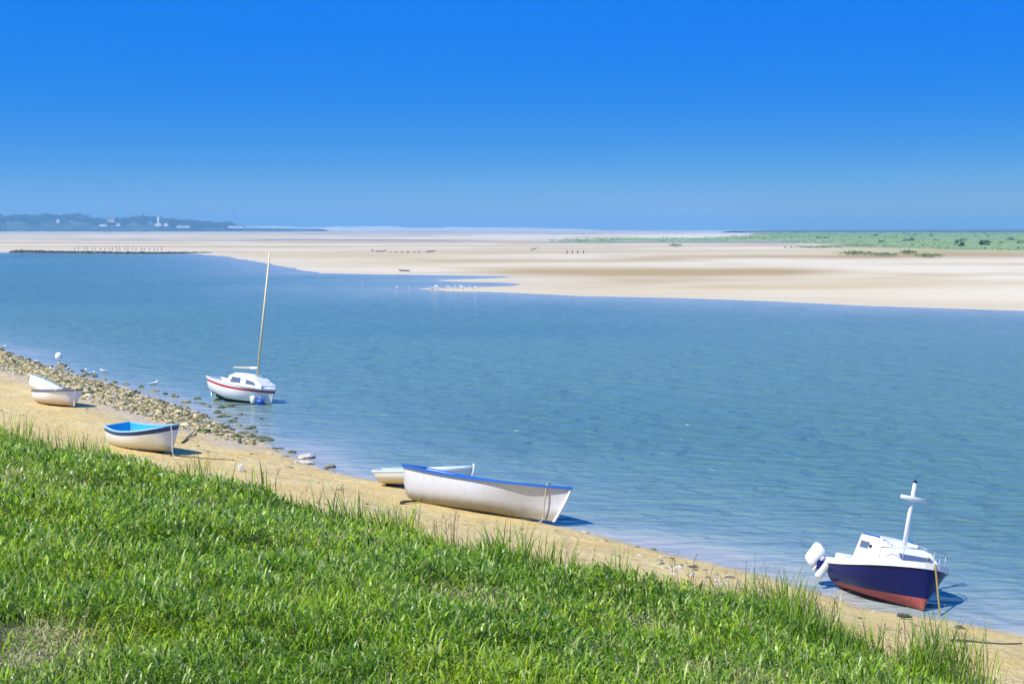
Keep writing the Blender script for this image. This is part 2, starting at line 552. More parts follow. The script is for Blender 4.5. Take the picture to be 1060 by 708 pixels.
c[..., 2] = np.clip(1.2 * strip(283.5, 500, 850, 4.6, 51) + 0.9 * strip(268, 640, 930, 2.2, 55) + 0.9 * strip(266, 900, 1200, 3.4, 59) + 0.7 * strip(272, 440, 720, 2.0, 63)
                    + 0.6 * strip(259, 480, 700, 1.6, 67) + 0.5 * strip(276, 900, 1200, 1.4, 71), 0, 1) * smooth(-30, 0, -ms - 10)
sb_me = grid_mesh("sandbank", X, Y, Z, c.reshape(-1, 3))
m, t, ns, ls, bs = nt("tidal sand")
at_ = N(t, "ShaderNodeVertexColor", layer_name="tint")
sep = t.nodes.new("ShaderNodeSeparateColor"); ls.new(at_.outputs["Color"], sep.inputs[0])
p1 = geo_pos(t, (0.007, 0.022, 1)); p2 = geo_pos(t, (0.025, 0.06, 1)); p3 = geo_pos(t, (0.0016, 0.0045, 1))
n1, n2, n3 = noise(t, p1, 1, 5, 0.6, 0.6), noise(t, p2, 1, 5, 0.65), noise(t, p3, 1, 4, 0.6, 0.5)
s = mixc(t, ramp(t, n1, (0.35, 0.65)), (0.56, 0.45, 0.255), (0.47, 0.35, 0.17))
s = mixc(t, ramp(t, n3, (0.48, 0.62)), s, (0.63, 0.54, 0.37))
s = mixc(t, math_(t, "MULTIPLY", ramp(t, n2, (0.50, 0.72)), 0.55), s, (0.33, 0.235, 0.13))
s = mixc(t, math_(t, "MULTIPLY", sep.outputs[2], 0.95), s, (0.36, 0.245, 0.085))
g3 = N(t, "ShaderNodeNewGeometry"); sy = N(t, "ShaderNodeSeparateXYZ"); ls.new(g3.outputs["Position"], sy.inputs[0])
farm = ramp(t, sy.outputs[1], (380.0, 800.0))
p4 = geo_pos(t, (0.0007, 0.0052, 1)); n4 = noise(t, p4, 1, 3, 0.6, 0.8)
s = mixc(t, math_(t, "MULTIPLY", farm, ramp(t, n4, (0.50, 0.60))), s, (0.27, 0.23, 0.22))
s = mixc(t, math_(t, "MULTIPLY", farm, math_(t, "SUBTRACT", 1.0, ramp(t, n4, (0.36, 0.47)))), s, (0.78, 0.73, 0.66))
s = mixc(t, math_(t, "MULTIPLY", sep.outputs[1], 0.6), s, (0.56, 0.47, 0.34))
s = mixc(t, sep.outputs[0], s, mixc(t, n2, (0.16, 0.27, 0.07), (0.28, 0.34, 0.12)))
ls.new(s, bs.inputs["Base Color"]); bs.inputs["Roughness"].default_value = 0.9
bump(t, bs, n2, 0.4, 0.3)
tag(link("sandbank", sb_me, m, smooth_shade=True), kind="structure")

# ------------------------------------------------------------------ water
dd = np.exp(np.linspace(math.log(12), math.log(9300), 480))
ang = np.linspace(-1, 1, 420)
ang = np.sign(ang) * (0.40 * np.abs(ang) + 0.9 * np.abs(ang) ** 4)
X, Y = np.meshgrid(ang, dd); X = X * Y
wa = -shore_a(X, Y); ws = -sdf(X, Y, flat)
c = np.zeros(X.shape + (3,))
wn = (fbm(X / 3.5, Y / 7, 3, 61) - 0.5)
c[..., 0] = np.maximum(np.exp(-np.maximum(wa + wn * 4, 0) / 4.6), 0.9 * np.exp(-np.maximum(ws + wn * 10, 0) / 20.0))
c[..., 1] = smooth(0.35, 0.65, fbm(X / 60, Y / 45, 3, 71))
c[..., 2] = np.maximum(np.exp(-np.maximum(wa + wn * 3, 0) / 1.1), 0.95 * np.exp(-np.maximum(ws + wn * 8, 0) / 9.0))
wt_me = grid_mesh("water", X, Y, np.zeros(X.shape), c.reshape(-1, 3))
m, t, ns, ls, bs = nt("estuary water")
at_ = N(t, "ShaderNodeVertexColor", layer_name="tint")
sep = t.nodes.new("ShaderNodeSeparateColor"); ls.new(at_.outputs["Color"], sep.inputs[0])
deep = mixc(t, sep.outputs[1], (0.062, 0.155, 0.155), (0.092, 0.195, 0.180))
colr = mixc(t, math_(t, "MULTIPLY", sep.outputs[0], 0.8), deep, (0.24, 0.32, 0.34))  # pale shallows: calm sky reflection and sand bed put into the colour
colr = mixc(t, math_(t, "MULTIPLY", sep.outputs[2], 0.6), colr, (0.46, 0.40, 0.32))  # turbid margin; along the far bank a calm reflection painted in
ls.new(colr, bs.inputs["Base Color"])
bs.inputs["IOR"].default_value = 1.33
bs.inputs["Roughness"].default_value = 0.12
pw = geo_pos(t, (0.5, 1.0, 1))
w1 = noise(t, pw, 1.7, 2, 0.5, 0.5)
w2 = noise(t, pw, 4.5, 2, 0.5, 0.2)
w3 = noise(t, geo_pos(t, (0.7, 1.0, 1)), 0.62, 2, 0.5, 0.4)
wind = noise(t, geo_pos(t, (0.02, 0.05, 1)), 1.0, 3, 0.6, 0.6)
hgt = math_(t, "ADD", math_(t, "ADD", math_(t, "MULTIPLY", w1, 0.52), math_(t, "MULTIPLY", w2, 0.07)), math_(t, "MULTIPLY", w3, 0.75))
hgt = math_(t, "MULTIPLY", hgt, math_(t, "ADD", 0.55, math_(t, "MULTIPLY", wind, 0.9)))
calm = math_(t, "SUBTRACT", 1.0, math_(t, "MULTIPLY", sep.outputs[0], 0.82))
hgt = math_(t, "MULTIPLY", hgt, calm)
bump(t, bs, hgt, 1.0, 1.1)
M["water"] = m
tag(link("water", wt_me, m, smooth_shade=True), kind="structure")

# ------------------------------------------------------------------ boats
def hull(root, L, beam, sheer, keel, mats, fine=2.0, bow_full=0.55, transom=0.8, rake=0.25, stern_rake=0.0, th=0.03, floor=0.12,
         bands=(), flare=0.0, open_top=True, ns_=26, nu=14, bow_pow=1.0, bow_v=0.9):
    """lofted hull, x forward from -L/2 to L/2. sheer(t), keel(t) give heights; bands=[(v0, material index)] colour the strakes.
    Returns helper giving sheer points."""
    def half(t):
        mid = bow_full
        if t < mid: k = transom + (1 - transom) * math.sin(0.5 * math.pi * (t / mid))
        else: k = max(0.0, 1 - ((t - mid) / (1 - mid)) ** fine) ** bow_pow
        return beam / 2 * k

    def pt(t, v, inn=0.0):
        zs, zk = sheer(t), keel(t)
        b = max(half(t) - inn, 0.0)
        e = (1 - (1 - v) ** 2.3) ** (1 / 2.3)          # round bilge
        w = v ** (bow_v + flare)                        # vee of the bow
        k = smooth(0.45, 1.0, t)
        y = b * (e * (1 - k) + w * k)
        z = zk + (zs - zk) * v
        x = -L / 2 + L * t - rake * (1 - v) ** 1.3 * float(smooth(0.5, 1.0, t)) + stern_rake * (1 - v) * float(1 - smooth(0, 0.35, t))
        if inn:
            z = max(z + inn * 1.2, zk + floor) if v < 0.98 else z
            x -= inn * 1.5 * float(smooth(0.9, 1, t)); x += inn * float(1 - smooth(0, 0.05, t))
        return x, y, z
    bm = bmesh.new()
    ts = [(i / ns_) for i in range(ns_ + 1)]
    ts = [q if q < 0.7 else 0.7 + 0.3 * (1 - max(0.0, 1 - (q - 0.7) / 0.3) ** 1.5) for q in ts]
    ts = [min(1.0, max(0.0, q)) for q in ts]
    vs = [(j / nu) ** 1.35 for j in range(nu + 1)]

    def skin(inn, mi, flip):
        rows = {}
        for i, tt in enumerate(ts):
            for j, v in enumerate(vs):
                x, y, z = pt(tt, v, inn)
                for s in (1, -1):
                    if s == -1 and (y < 1e-5):
                        rows[i, j, -1] = rows[i, j, 1]
                    else:
                        rows[i, j, s] = bm.verts.new((x, s * y, z))
        for i in range(ns_):
            for j in range(nu):
                vm = (vs[j] + vs[j + 1]) / 2
                mm = mi
                if mi == 0:
                    for v0, bi in bands:
                        if vm > v0: mm = bi
                for s in (1, -1):
                    q = [rows[i, j, s], rows[i + 1, j, s], rows[i + 1, j + 1, s], rows[i, j + 1, s]]
                    q2 = []
                    for w in q:
                        if w not in q2: q2.append(w)
                    if len(q2) > 2:
                        try:
                            f = bm.faces.new(q2); f.material_index = mm; f.smooth = True
                        except ValueError: pass
        # transom
        for j in range(nu):
            vm = (vs[j] + vs[j + 1]) / 2
            mm = mi
            if mi == 0:
                for v0, bi in bands:
                    if vm > v0: mm = bi
            q = [rows[0, j, 1], rows[0, j + 1, 1], rows[0, j + 1, -1], rows[0, j, -1]]
            q2 = []
            for w in q:
                if w not in q2: q2.append(w)
            if len(q2) > 2:
                try:
                    f = bm.faces.new(q2); f.material_index = mm
                except ValueError: pass
        return rows
    skin(0.0, 0, False)
    bmesh.ops.recalc_face_normals(bm, faces=bm.faces)
    if open_top:
        b2 = [f for f in bm.faces]
        before = set(bm.faces)
        skin(th, 1, True)
        inner = [f for f in bm.faces if f not in before]
        bmesh.ops.recalc_face_normals(bm, faces=inner)
        bmesh.ops.reverse_faces(bm, faces=inner)
    me = bpy.data.meshes.new("hull")
    bm.to_mesh(me); bm.free()
    o = link("hull", me, mats, root)

    class Hh: pass
    h = Hh(); h.pt = pt; h.half = half; h.ts = ts; h.L = L; h.sheer = sheer; h.keel = keel
    h.loop = [Vector((pt(q, 1)[0], pt(q, 1)[1], pt(q, 1)[2])) for q in ts] + [Vector((pt(q, 1)[0], -pt(q, 1)[1], pt(q, 1)[2])) for q in ts[::-1][1:]]
    return h


def gunwale(root, h, w, hh, mat, name="gunwale", drop=0.0, out=0.0, transom_cap=True):
    mb = MB()
    pts = [p + Vector((0, math.copysign(out, p.y) if abs(p.y) > 1e-4 else 0, -drop)) for p in h.loop]
    n = len(h.ts) - 1
    pts[n] = pts[n] + Vector((out, 0, 0))
    mb.sweep(pts, w, hh, closed=False)
    if transom_cap:
        a, b = h.loop[0], h.loop[-1]
        mb.box(((a.x + b.x) / 2 - 0.0, 0, a.z - drop), (w * 0.9, abs(a.y - b.y) + w * 0.5, hh * 0.92))
    return mb.build(name, mat, root)


def thwart(root, h, tt, mat, width=0.2, drop=0.22, name="thwart"):
    x, y, z = h.pt(tt, 1)
    b = h.half(tt) * 0.80
    return MB().box((x, 0, z - drop), (width, b * 2, 0.035), bevel=0.006).build(name, mat, root)


def stem_post(root, h, w, mat, top=0.05, name="stem_post"):
    pts = [Vector(h.pt(1.0, v)) + Vector((0.012, 0, 0)) for v in [0, 0.15, 0.3, 0.5, 0.7, 0.85, 1.0]]
    pts[-1].z += top
    mb = MB()
    outs = [(0, 1, 0)] * len(pts)
    rings = []
    for p_ in pts:
        rings.append([mb.bm.verts.new(p_ + Vector(q)) for q in ((-0.03, -w / 2, 0), (0.03, -w / 2, 0), (0.03, w / 2, 0), (-0.03, w / 2, 0))])
    for i in range(len(rings) - 1):
        for k in range(4): mb.bm.faces.new([rings[i][k], rings[i][(k + 1) % 4], rings[i + 1][(k + 1) % 4], rings[i + 1][k]])
    mb.bm.faces.new(rings[0]); mb.bm.faces.new(rings[-1])
    return mb.build(name, mat, root)


def keel_strip(root, h, mat, depth=0.06, skeg=0.0, t0=0.03, t1=0.86, name="keel"):
    mb = MB()
    ts = np.linspace(t0, t1, 14)
    base = min(h.keel(q) for q in ts)
    rings = []
    for q in ts:
        x, _, z = h.pt(q, 0)
        zb = min(z - depth, z) - 0
        if skeg: zb = min(zb, base - depth + 0.0) if q < 0.35 else zb
        w = 0.028
        rings.append([mb.bm.verts.new((x, sy * w, zz)) for sy, zz in ((-1, zb), (1, zb), (1, z + 0.01), (-1, z + 0.01))])
    for i in range(len(rings) - 1):
        for k in range(4): mb.bm.faces.new([rings[i][k], rings[i][(k + 1) % 4], rings[i + 1][(k + 1) % 4], rings[i + 1][k]])
    mb.bm.faces.new(rings[0]); mb.bm.faces.new(rings[-1])
    return mb.build(name, mat, root)


def pose(root, px, py, yaw, heel=0.0, trim=0.0, lift=0.0, z=None):
    """stand the boat's origin (mid keel) on the ground point seen at a pixel"""
    p_ = on_ground(px, py) if z is None else at(px, py, z)
    root.location = (p_.x, p_.y, p_.z + lift)
    root.rotation_euler = (R(heel), R(trim), R(yaw))
    bpy.context.view_layer.update()
    return p_


def pose_at(root, anchor, px, py, yaw, heel=0.0, trim=0.0, z=None, lift=0.0, scale=(1, 1, 1)):
    """like pose(), but a chosen local point of the boat is set on the ground point"""
    p_ = on_ground(px, py) if z is None else at(px, py, z)
    e = Euler((R(heel), R(trim), R(yaw)))
    a = Vector([anchor[i] * scale[i] for i in range(3)])
    root.location = p_ + Vector((0, 0, lift)) - e.to_matrix() @ a
    root.rotation_euler = e; root.scale = scale
    bpy.context.view_layer.update()


def rope(name, pts, rad, mat, label, cat="rope", group=None):
    # smooth the polyline
    pts = [Vector(q) for q in pts]
    out = []
    for i in range(len(pts) - 1):
        p0, p1, p2, p3 = pts[max(i - 1, 0)], pts[i], pts[i + 1], pts[min(i + 2, len(pts) - 1)]
        for k in range(6):
            u = k / 6
            out.append(0.5 * ((2 * p1) + (p2 - p0) * u + (2 * p0 - 5 * p1 + 4 * p2 - p3) * u * u + (3 * p1 - p0 - 3 * p2 + p3) * u ** 3))
    out.append(pts[-1])
    o = MB().tube(out, rad, 6).build(name, mat)
    return tag(o, label, cat, group)


def world(root, p_): return root.matrix_world @ Vector(p_)


# --- B: dinghy with the sky blue inside
b = empty("rowing_boat")
tag(b, "white rowing boat with a bright sky blue inside and dark blue top band", "rowing boat")
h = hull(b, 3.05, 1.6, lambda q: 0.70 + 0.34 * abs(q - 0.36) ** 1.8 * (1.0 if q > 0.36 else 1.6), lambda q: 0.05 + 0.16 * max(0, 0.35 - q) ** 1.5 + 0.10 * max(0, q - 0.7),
         [M["grimy_shaded_hull"], M["sky_blue"], M["navy_rim"]], fine=2.6, bow_full=0.5, transom=0.66, rake=0.07, bands=[(0.79, 2)], bow_pow=0.38, bow_v=0.5)
gunwale(b, h, 0.06, 0.04, M["pale_blue"], drop=-0.01)
thwart(b, h, 0.16, M["sky_blue"], 0.36, 0.2); thwart(b, h, 0.45, M["sky_blue"], 0.2); thwart(b, h, 0.68, M["sky_blue"], 0.2)
MB().poly([h.loop[i] + Vector((0, 0, -0.05)) for i in range(21, len(h.loop) - 21)]).build("foredeck", M["sky_blue"], b)
stem_post(b, h, 0.03, M["grimy_shaded_hull"], 0.02); keel_strip(b, h, M["dark_bottom"], 0.11, 1)
pose_at(b, (1.43, 0, 0.02), 177, 471, -40, 2, -2.5, None, 0.05, (1.0, 1.0, 1.13))
top = world(b, (h.loop[26].x + 0.06, 0, h.loop[26].z - 0.12))
g0 = Vector((top.x + 0.1, top.y - 0.25, gz(top.x + 0.1, top.y - 0.25) + 0.02))
rope("mooring_rope", [top, top.lerp(g0, 0.5) + Vector((0.0, -0.05, -0.05)), g0, g0 + Vector((0.35, -0.3, 0.0))], 0.018, M["rope"], "pale rope hanging from the bow of the sky blue rowing boat")

# --- A1: white dinghy with grey rim and rusty bottom
b = empty("rowing_boat")
tag(b, "white rowing boat with a thin grey rim and rusty pink bottom", "rowing boat")
h = hull(b, 2.66, 1.55, lambda q: 0.68 + 0.08 * q ** 2, lambda q: 0.05 + 0.12 * max(0, 0.3 - q) + 0.08 * max(0, q - 0.7), [M["white_rust"], M["white"]],
         fine=2.6, bow_full=0.5, transom=0.72, rake=0.06, bow_pow=0.38, bow_v=0.5)
gunwale(b, h, 0.06, 0.05, M["grey_rim"])
thwart(b, h, 0.12, M["white"], 0.32); thwart(b, h, 0.5, M["white"])
stem_post(b, h, 0.035, M["white"], 0.02); keel_strip(b, h, M["dark_bottom"], 0.05, 1)
pose_at(b, (1.15, 0, 0.02), 75, 421.5, -43, -3, -2.5, None, 0.0)

# --- A2: white dinghy leaning behind it
b = empty("rowing_boat")
tag(b, "white rowing boat with a teal rim lying tilted behind the grey rimmed one", "rowing boat")
h = hull(b, 2.7, 1.3, lambda q: 0.68 + 0.06 * q ** 2, lambda q: 0.05 + 0.1 * max(0, 0.3 - q) + 0.08 * max(0, q - 0.7), [M["white"], M["white"]],
         fine=2.5, bow_full=0.5, transom=0.74, rake=0.14, bow_pow=0.65)
gunwale(b, h, 0.05, 0.05, M["teal_rim"])
thwart(b, h, 0.15, M["white"], 0.3); thwart(b, h, 0.5, M["white"])
stem_post(b, h, 0.05, M["white"]); keel_strip(b, h, M["dark_bottom"], 0.05, 1)
pose_at(b, (-1.3, -0.3, 0.1), 30, 403.5, -50, -30, 5, None, 0.16)

# --- C: long white boat with the blue rail
b = empty("open_boat")
tag(b, "long white open boat with a bright blue rail, drawn up on the sand", "open boat")
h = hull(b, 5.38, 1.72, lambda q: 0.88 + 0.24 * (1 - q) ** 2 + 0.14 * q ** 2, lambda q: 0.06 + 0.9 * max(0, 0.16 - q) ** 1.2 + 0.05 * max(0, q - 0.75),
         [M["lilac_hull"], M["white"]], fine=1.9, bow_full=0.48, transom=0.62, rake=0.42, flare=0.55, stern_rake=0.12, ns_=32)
gunwale(b, h, 0.085, 0.075, M["blue_rail"], drop=0.0, out=0.03)
for q in (0.15, 0.38, 0.62): thwart(b, h, q, M["white"], 0.22)
stem_post(b, h, 0.07, M["white"], 0.02); keel_strip(b, h, M["dark_bottom"], 0.06, 1)
pose_at(b, (2.3, 0, 0.0), 573.5, 544, -35, -12.5, -0.3, None, 0.03)
q = h.pt(0.9, 1.0)
top = world(b, (q[0], -q[1] - 0.06, q[2] + 0.05))
q = h.pt(0.93, 0.05); low = world(b, (q[0], -q[1] - 0.08, q[2] + 0.02))
rope("mooring_rope", [world(b, (h.pt(0.9, 1)[0], -h.pt(0.9, 1)[1] + 0.1, h.pt(0.9, 1)[2] + 0.06)), top, top.lerp(low, 0.5) + Vector((0, -0.03, -0.02)), low + Vector((0.02, -0.05, -0.02)), low + Vector((-0.1, -0.25, -0.08))],
     0.022, M["rope"], "pale rope hanging over the blue rail of the long white boat")

# --- D: pale boat behind it
b = empty("open_boat")
tag(b, "small cream and white open boat half hidden behind the long blue railed boat", "open boat")
h = hull(b, 3.05, 1.4, lambda q: 0.50 + 0.08 * q ** 2.6, lambda q: 0.05 + 0.10 * max(0, 0.25 - q) + 0.1 * max(0, q - 0.75), [M["cream_hull"], M["pale_blue"]],
         fine=2.1, bow_full=0.5, transom=0.78, rake=0.2, stern_rake=0.22)
gunwale(b, h, 0.05, 0.05, M["white"])
thwart(b, h, 0.2, M["pale_blue"], 0.3); thwart(b, h, 0.5, M["pale_blue"])
stem_post(b, h, 0.09, M["white"], 0.1); keel_strip(b, h, M["dark_bottom"], 0.05, 1)
pose_at(b, (-1.3, 0, 0.05), 397, 502, -7, -6, -1.5, None, 0.02)

# --- E: navy cabin boat
b = empty("cabin_boat")
tag(b, "navy blue cabin boat with red bottom, white cabin and a cross shaped white mast", "cabin boat")
SH = lambda q: 0.62 + 0.36 * q ** 1.4
h = hull(b, 4.05, 1.85, SH, lambda q: 0.05 + 0.06 * max(0, q - 0.75),
         [M["antifoul"], M["white"], M["navy"], M["white"]], fine=2.6, bow_full=0.5, transom=0.86, rake=0.10, bands=[(0.28, 2)], open_top=False, bow_pow=0.62, flare=0.15, bow_v=0.6, nu=18)
mb = MB()                                               # deck with a little camber
prev = None
for q in h.ts:
    x, y, z = h.pt(q, 1)
    row = [mb.bm.verts.new((x, s_ * (y + 0.012), z + 0.02 + 0.05 * (1 - s_ * s_))) for s_ in (-1, -0.5, 0, 0.5, 1)] if y > 1e-3 else [mb.bm.verts.new((x + 0.012, 0, z + 0.02))] * 5
    if prev:
        for k in range(4):
            vv = []
            for w in (prev[k], prev[k + 1], row[k + 1], row[k]):
                if w not in vv: vv.append(w)
            if len(vv) > 2: mb.bm.faces.new(vv)
    prev = row
mb.build("deck", M["white"], b)
gunwale(b, h, 0.07, 0.13, M["white"], name="bulwark", drop=-0.03)
cab = [(-1.05, -0.16), (-1.05, 0.60), (-0.15, 0.60), (-0.1, 0.53), (0.80, 0.47), (1.38, 0.15), (1.42, 0.06)]
zd = SH(0.5) + 0.02
cb = MB().prism([(x, z + zd) for x, z in cab], -0.68, 0.68, 0.28, bevel=0.06).build("cabin", M["white"], b)
for sgn in (-1, 1):
    def side(x, z, e=0.006): return (x, sgn * (0.68 * (1 - 0.28 * (z + 0.16) / 0.76) + e), z + zd)
    for pr, nm in (([(-0.85, 0.30), (-0.36, 0.30), (-0.36, 0.46), (-0.85, 0.46)], "window"),):
        mbw = MB()
        f0 = [mbw.bm.verts.new(side(x, z, 0.010)) for x, z in pr]; f1 = [mbw.bm.verts.new(side(x, z, -0.01)) for x, z in pr]
        mbw.bm.faces.new(f0); mbw.bm.faces.new(f1[::-1])
        for i in range(len(pr)): mbw.bm.faces.new([f0[i], f0[(i + 1) % len(pr)], f1[(i + 1) % len(pr)], f1[i]])
        wo = mbw.build(nm, M["window"], cb)
        mf = MB()
        ring = [Vector(side(x, z, 0.010)) for x, z in pr]
        mf.tube(ring + [ring[0]], 0.011, 6, cap=False); mf.build("frame", M["white"], wo)
# front hatch window
mbw = MB().box((1.11, 0, zd + 0.300), (0.24, 0.84, 0.016), rot=(0, R(29.6), 0)).build("front_window", M["window"], cb)
MB().box((-0.6, 0, zd + 0.612), (0.75, 0.7, 0.022), bevel=0.006).build("hatch", M["white"], b)
for sgn in (-1, 1):
    MB().box((-0.58, sgn * 0.43, zd + 0.615), (0.86, 0.045, 0.03)).build("grab_rail", M["blue_rail"], b)
    MB().tube([(0.15, sgn * 0.46, zd + 0.50), (0.2, sgn * 0.46, zd + 0.58), (0.65, sgn * 0.46, zd + 0.53), (0.7, sgn * 0.46, zd + 0.44)], 0.012).build("handrail", M["metal"], b)
MB().tube([(-0.22, -0.50, zd + 0.38), (-0.22, -0.60, zd + 0.38)], 0.035, 10).build("cabin_lamp", M["black"], b)
# mast with its crosstree
mr = MB().tube([(0.35, 0, zd + 0.48), (0.35, 0, zd + 1.90)], [0.058, 0.046], 10).build("mast", M["white"], b)
MB().tube([(0.43, -0.33, zd + 1.56), (0.43, 0.33, zd + 1.56)], 0.046, 10).build("crosstree", M["white"], mr)
MB().tube([(0.35, 0, zd + 1.90), (0.35, 0, zd + 1.94)], 0.05, 10).tube([(0.35, 0, zd + 1.94), (0.35, 0, zd + 1.965)], 0.03, 8).build("mast_lamp", M["black"], mr)
MB().box((0.35, 0, zd + 0.505), (0.22, 0.22, 0.05), bevel=0.01).build("mast_step", M["white"], mr)
# bow pulpit
rail = []
for q in (0.70, 0.8, 0.88, 0.95, 1.0):
    x, y, z = h.pt(q, 1); rail.append((x - 0.04, y * 0.88, z + 0.36))
loopr = rail + [(x, -y, z) for x, y, z in rail[::-1][1:]]
mp_ = MB().tube(loopr, 0.013, 6)
for x, y, z in (loopr[0], loopr[2], loopr[4], loopr[6], loopr[8]): mp_.tube([(x, y, z), (x, y, z - 0.34)], 0.012, 6)
mp_.build("pulpit", M["metal"], b)
MB().box((1.78, 0, SH(1) + 0.06), (0.16, 0.1, 0.1), bevel=0.01).tube([(1.7, 0, SH(1) + 0.12), (1.7, 0, SH(1) + 0.2)], 0.03, 8).build("bow_roller", M["wood"], b)
keel_strip(b, h, M["antifoul"], 0.07, 0)
# outboard motor tipped up on the transom
om = MB()
om.box((-2.40, -0.95, 0.70), (0.46, 0.26, 0.50), rot=(R(-22), R(20), 0), bevel=0.11)
om.build("outboard_motor", M["plastic_white"], b, True)
ob = b.children[-1]
MB().box((-2.3, -0.88, 0.54), (0.2, 0.12, 0.4), rot=(R(-22), R(20), 0), bevel=0.03).build("motor_leg", M["plastic_white"], ob)
MB().box((-2.12, -0.78, 0.50), (0.22, 0.36, 0.22), bevel=0.02).build("motor_bracket", M["navy"], ob)
MB().box((-1.98, -0.86, 0.44), (0.22, 0.15, 0.52), rot=(R(-30), 0, 0), bevel=0.06).build("fender", M["white"], b)
MB().box((-1.62, -0.35, 0.72), (0.5, 0.7, 0.26), rot=(0, 0, 0), bevel=0.06).build("stern_locker", M["white"], b)
pose_at(b, (1.92, 0, 0.03), 956, 632, -67, -13, -3.0, 0.02, -0.04, (0.62, 1.05, 1.0))
CB = b; CBH = h
top = world(b, (h.loop[26].x + 0.06, 0, SH(1) + 0.1))
fx = Vector((top.x + 0.0, top.y - 0.42, 0)); fx.z = gz(fx.x, fx.y) + 0.01
rope("mooring_rope", [top, top.lerp(fx, 0.5), fx, fx + Vector((-0.1, -0.25, 0.0))], 0.022, M["rope_y"], "yellow brown mooring rope hanging from the bow of the navy cabin boat")

# --- F: small sailing boat
b = empty("sailing_boat")
tag(b, "small white sailing boat with a red stripe and bare pale mast, lying in the shallows", "sailing boat")
SF = lambda q: 0.74 + 0.30 * (1 - q) ** 2 + 0.08 * q ** 2
h = hull(b, 3.75, 1.55, SF, lambda q: 0.02 + 0.95 * max(0, 0.33 - q) ** 1.15 + 0.05 * max(0, q - 0.8),
         [M["dark_bottom"], M["white"], M["white_hull"], M["red_stripe"], M["white"]], fine=2.2, bow_full=0.55, transom=0.66, rake=0.2, stern_rake=0.15,
         bands=[(0.14, 1), (0.72, 3), (0.86, 4)], floor=0.5, bow_pow=0.85, nu=20)
gunwale(b, h, 0.06, 0.05, M["white"])
mb = MB(); prev = None
for q in [z for z in h.ts if z > 0.36]:
    x, y, z = h.pt(q, 1)
    row = [mb.bm.verts.new((x, s_ * max(y - 0.01, 0), z + 0.02 + 0.04 * (1 - s_ * s_))) for s_ in (-1, -0.5, 0, 0.5, 1)] if y > 2e-2 else [mb.bm.verts.new((x, 0, z + 0.02))] * 5
    if prev:
        for k in range(4):
            vv = []
            for w in (prev[k], prev[k + 1], row[k + 1], row[k]):
                if w not in vv: vv.append(w)
            if len(vv) > 2: mb.bm.faces.new(vv)
    prev = row
mb.build("deck", M["white"], b)
zc = 0.76
cab = [(-0.62, 0.0), (-0.55, 0.46), (-0.2, 0.62), (0.42, 0.60), (0.95, 0.46), (1.45, 0.16), (1.5, 0.0)]
cb = MB().prism([(x, z + zc) for x, z in cab], -0.60, 0.60, 0.25, bevel=0.03).build("cabin", M["white"], b)
for sgn in (-1, 1):
    def side(x, z, e): return (x, sgn * (0.60 * (1 - 0.25 * z / 0.62) + e), z + zc)
    for pr in ([(-0.42, 0.16), (0.22, 0.16), (0.18, 0.40), (-0.32, 0.42)], [(0.52, 0.15), (1.16, 0.13), (0.98, 0.28), (0.52, 0.36)]):
        mbw = MB()
        f0 = [mbw.bm.verts.new(side(x, z, 0.010)) for x, z in pr]; f1 = [mbw.bm.verts.new(side(x, z, -0.01)) for x, z in pr]
        mbw.bm.faces.new(f0); mbw.bm.faces.new(f1[::-1])
        for i in range(4): mbw.bm.faces.new([f0[i], f0[(i + 1) % 4], f1[(i + 1) % 4], f1[i]])
        mbw.build("window", M["window"], cb)
MB().tube([(0.72, 0, zc + 0.5), (0.72, 0, zc + 6.3)], [0.055, 0.042], 8).build("mast", M["mast_wood"], b)
MB().tube([(0.72, 0.06, zc + 0.42), (0.72, 0.045, zc + 6.1)], 0.008, 5).build("halyard", M["rope_d"], b)
MB().tube([(0.70, 0, zc + 0.92), (-0.75, 0, zc + 0.82)], [0.045, 0.035], 8).build("boom", M["mast_wood"], b)
MB().tube([(0.72, 0, zc + 0.92), (0.28, 0, zc + 0.89)], 0.062, 8).build("furled_sail", M["white"], b)
MB().tube([(1.5, 0.2, 0.98), (1.5, 0.2, 1.1), (1.86, 0.04, 1.12), (1.86, -0.04, 1.12), (1.5, -0.2, 1.1), (1.5, -0.2, 0.98)], 0.015, 6).build("bow_rail", M["metal"], b)
keel_strip(b, h, M["dark_bottom"], 0.12, 0)
MB().box((-1.95, 0, 0.55), (0.06, 0.05, 0.9), rot=(0, R(-8), 0), bevel=0.01).build("rudder", M["white"], b)
pose(b, 251, 416, -30, -7, 2.5, -0.04, z=0.0)

# buoys by the sailing boat
p_ = at(269.5, 418.5, 0)
o = empty("mooring_buoy", p_); tag(o, "blue mooring buoy floating at the bow of the sailing boat", "buoy")
MB().ico((0, 0, 0.11), (0.21, 0.17, 0.16), 3).build("float", M["buoy_blue"], o, True); MB().tube([(0, 0, 0.25), (0, 0, 0.34)], 0.03, 8).build("eye", M["metal"], o)
p_ = at(262, 418, 0)
o = empty("fender", p_); tag(o, "white fender hanging low against the red striped sailing boat", "fender")
MB().tube([(0, 0, 0.02), (0, 0, 0.07), (0, 0, 0.32), (0, 0, 0.37)], [0.08, 0.13, 0.13, 0.08], 12).build("body", M["plastic_white"], o); MB().tube([(0, 0, 0.37), (0.02, 0.05, 0.7)], 0.012, 5).build("lanyard", M["rope"], o)

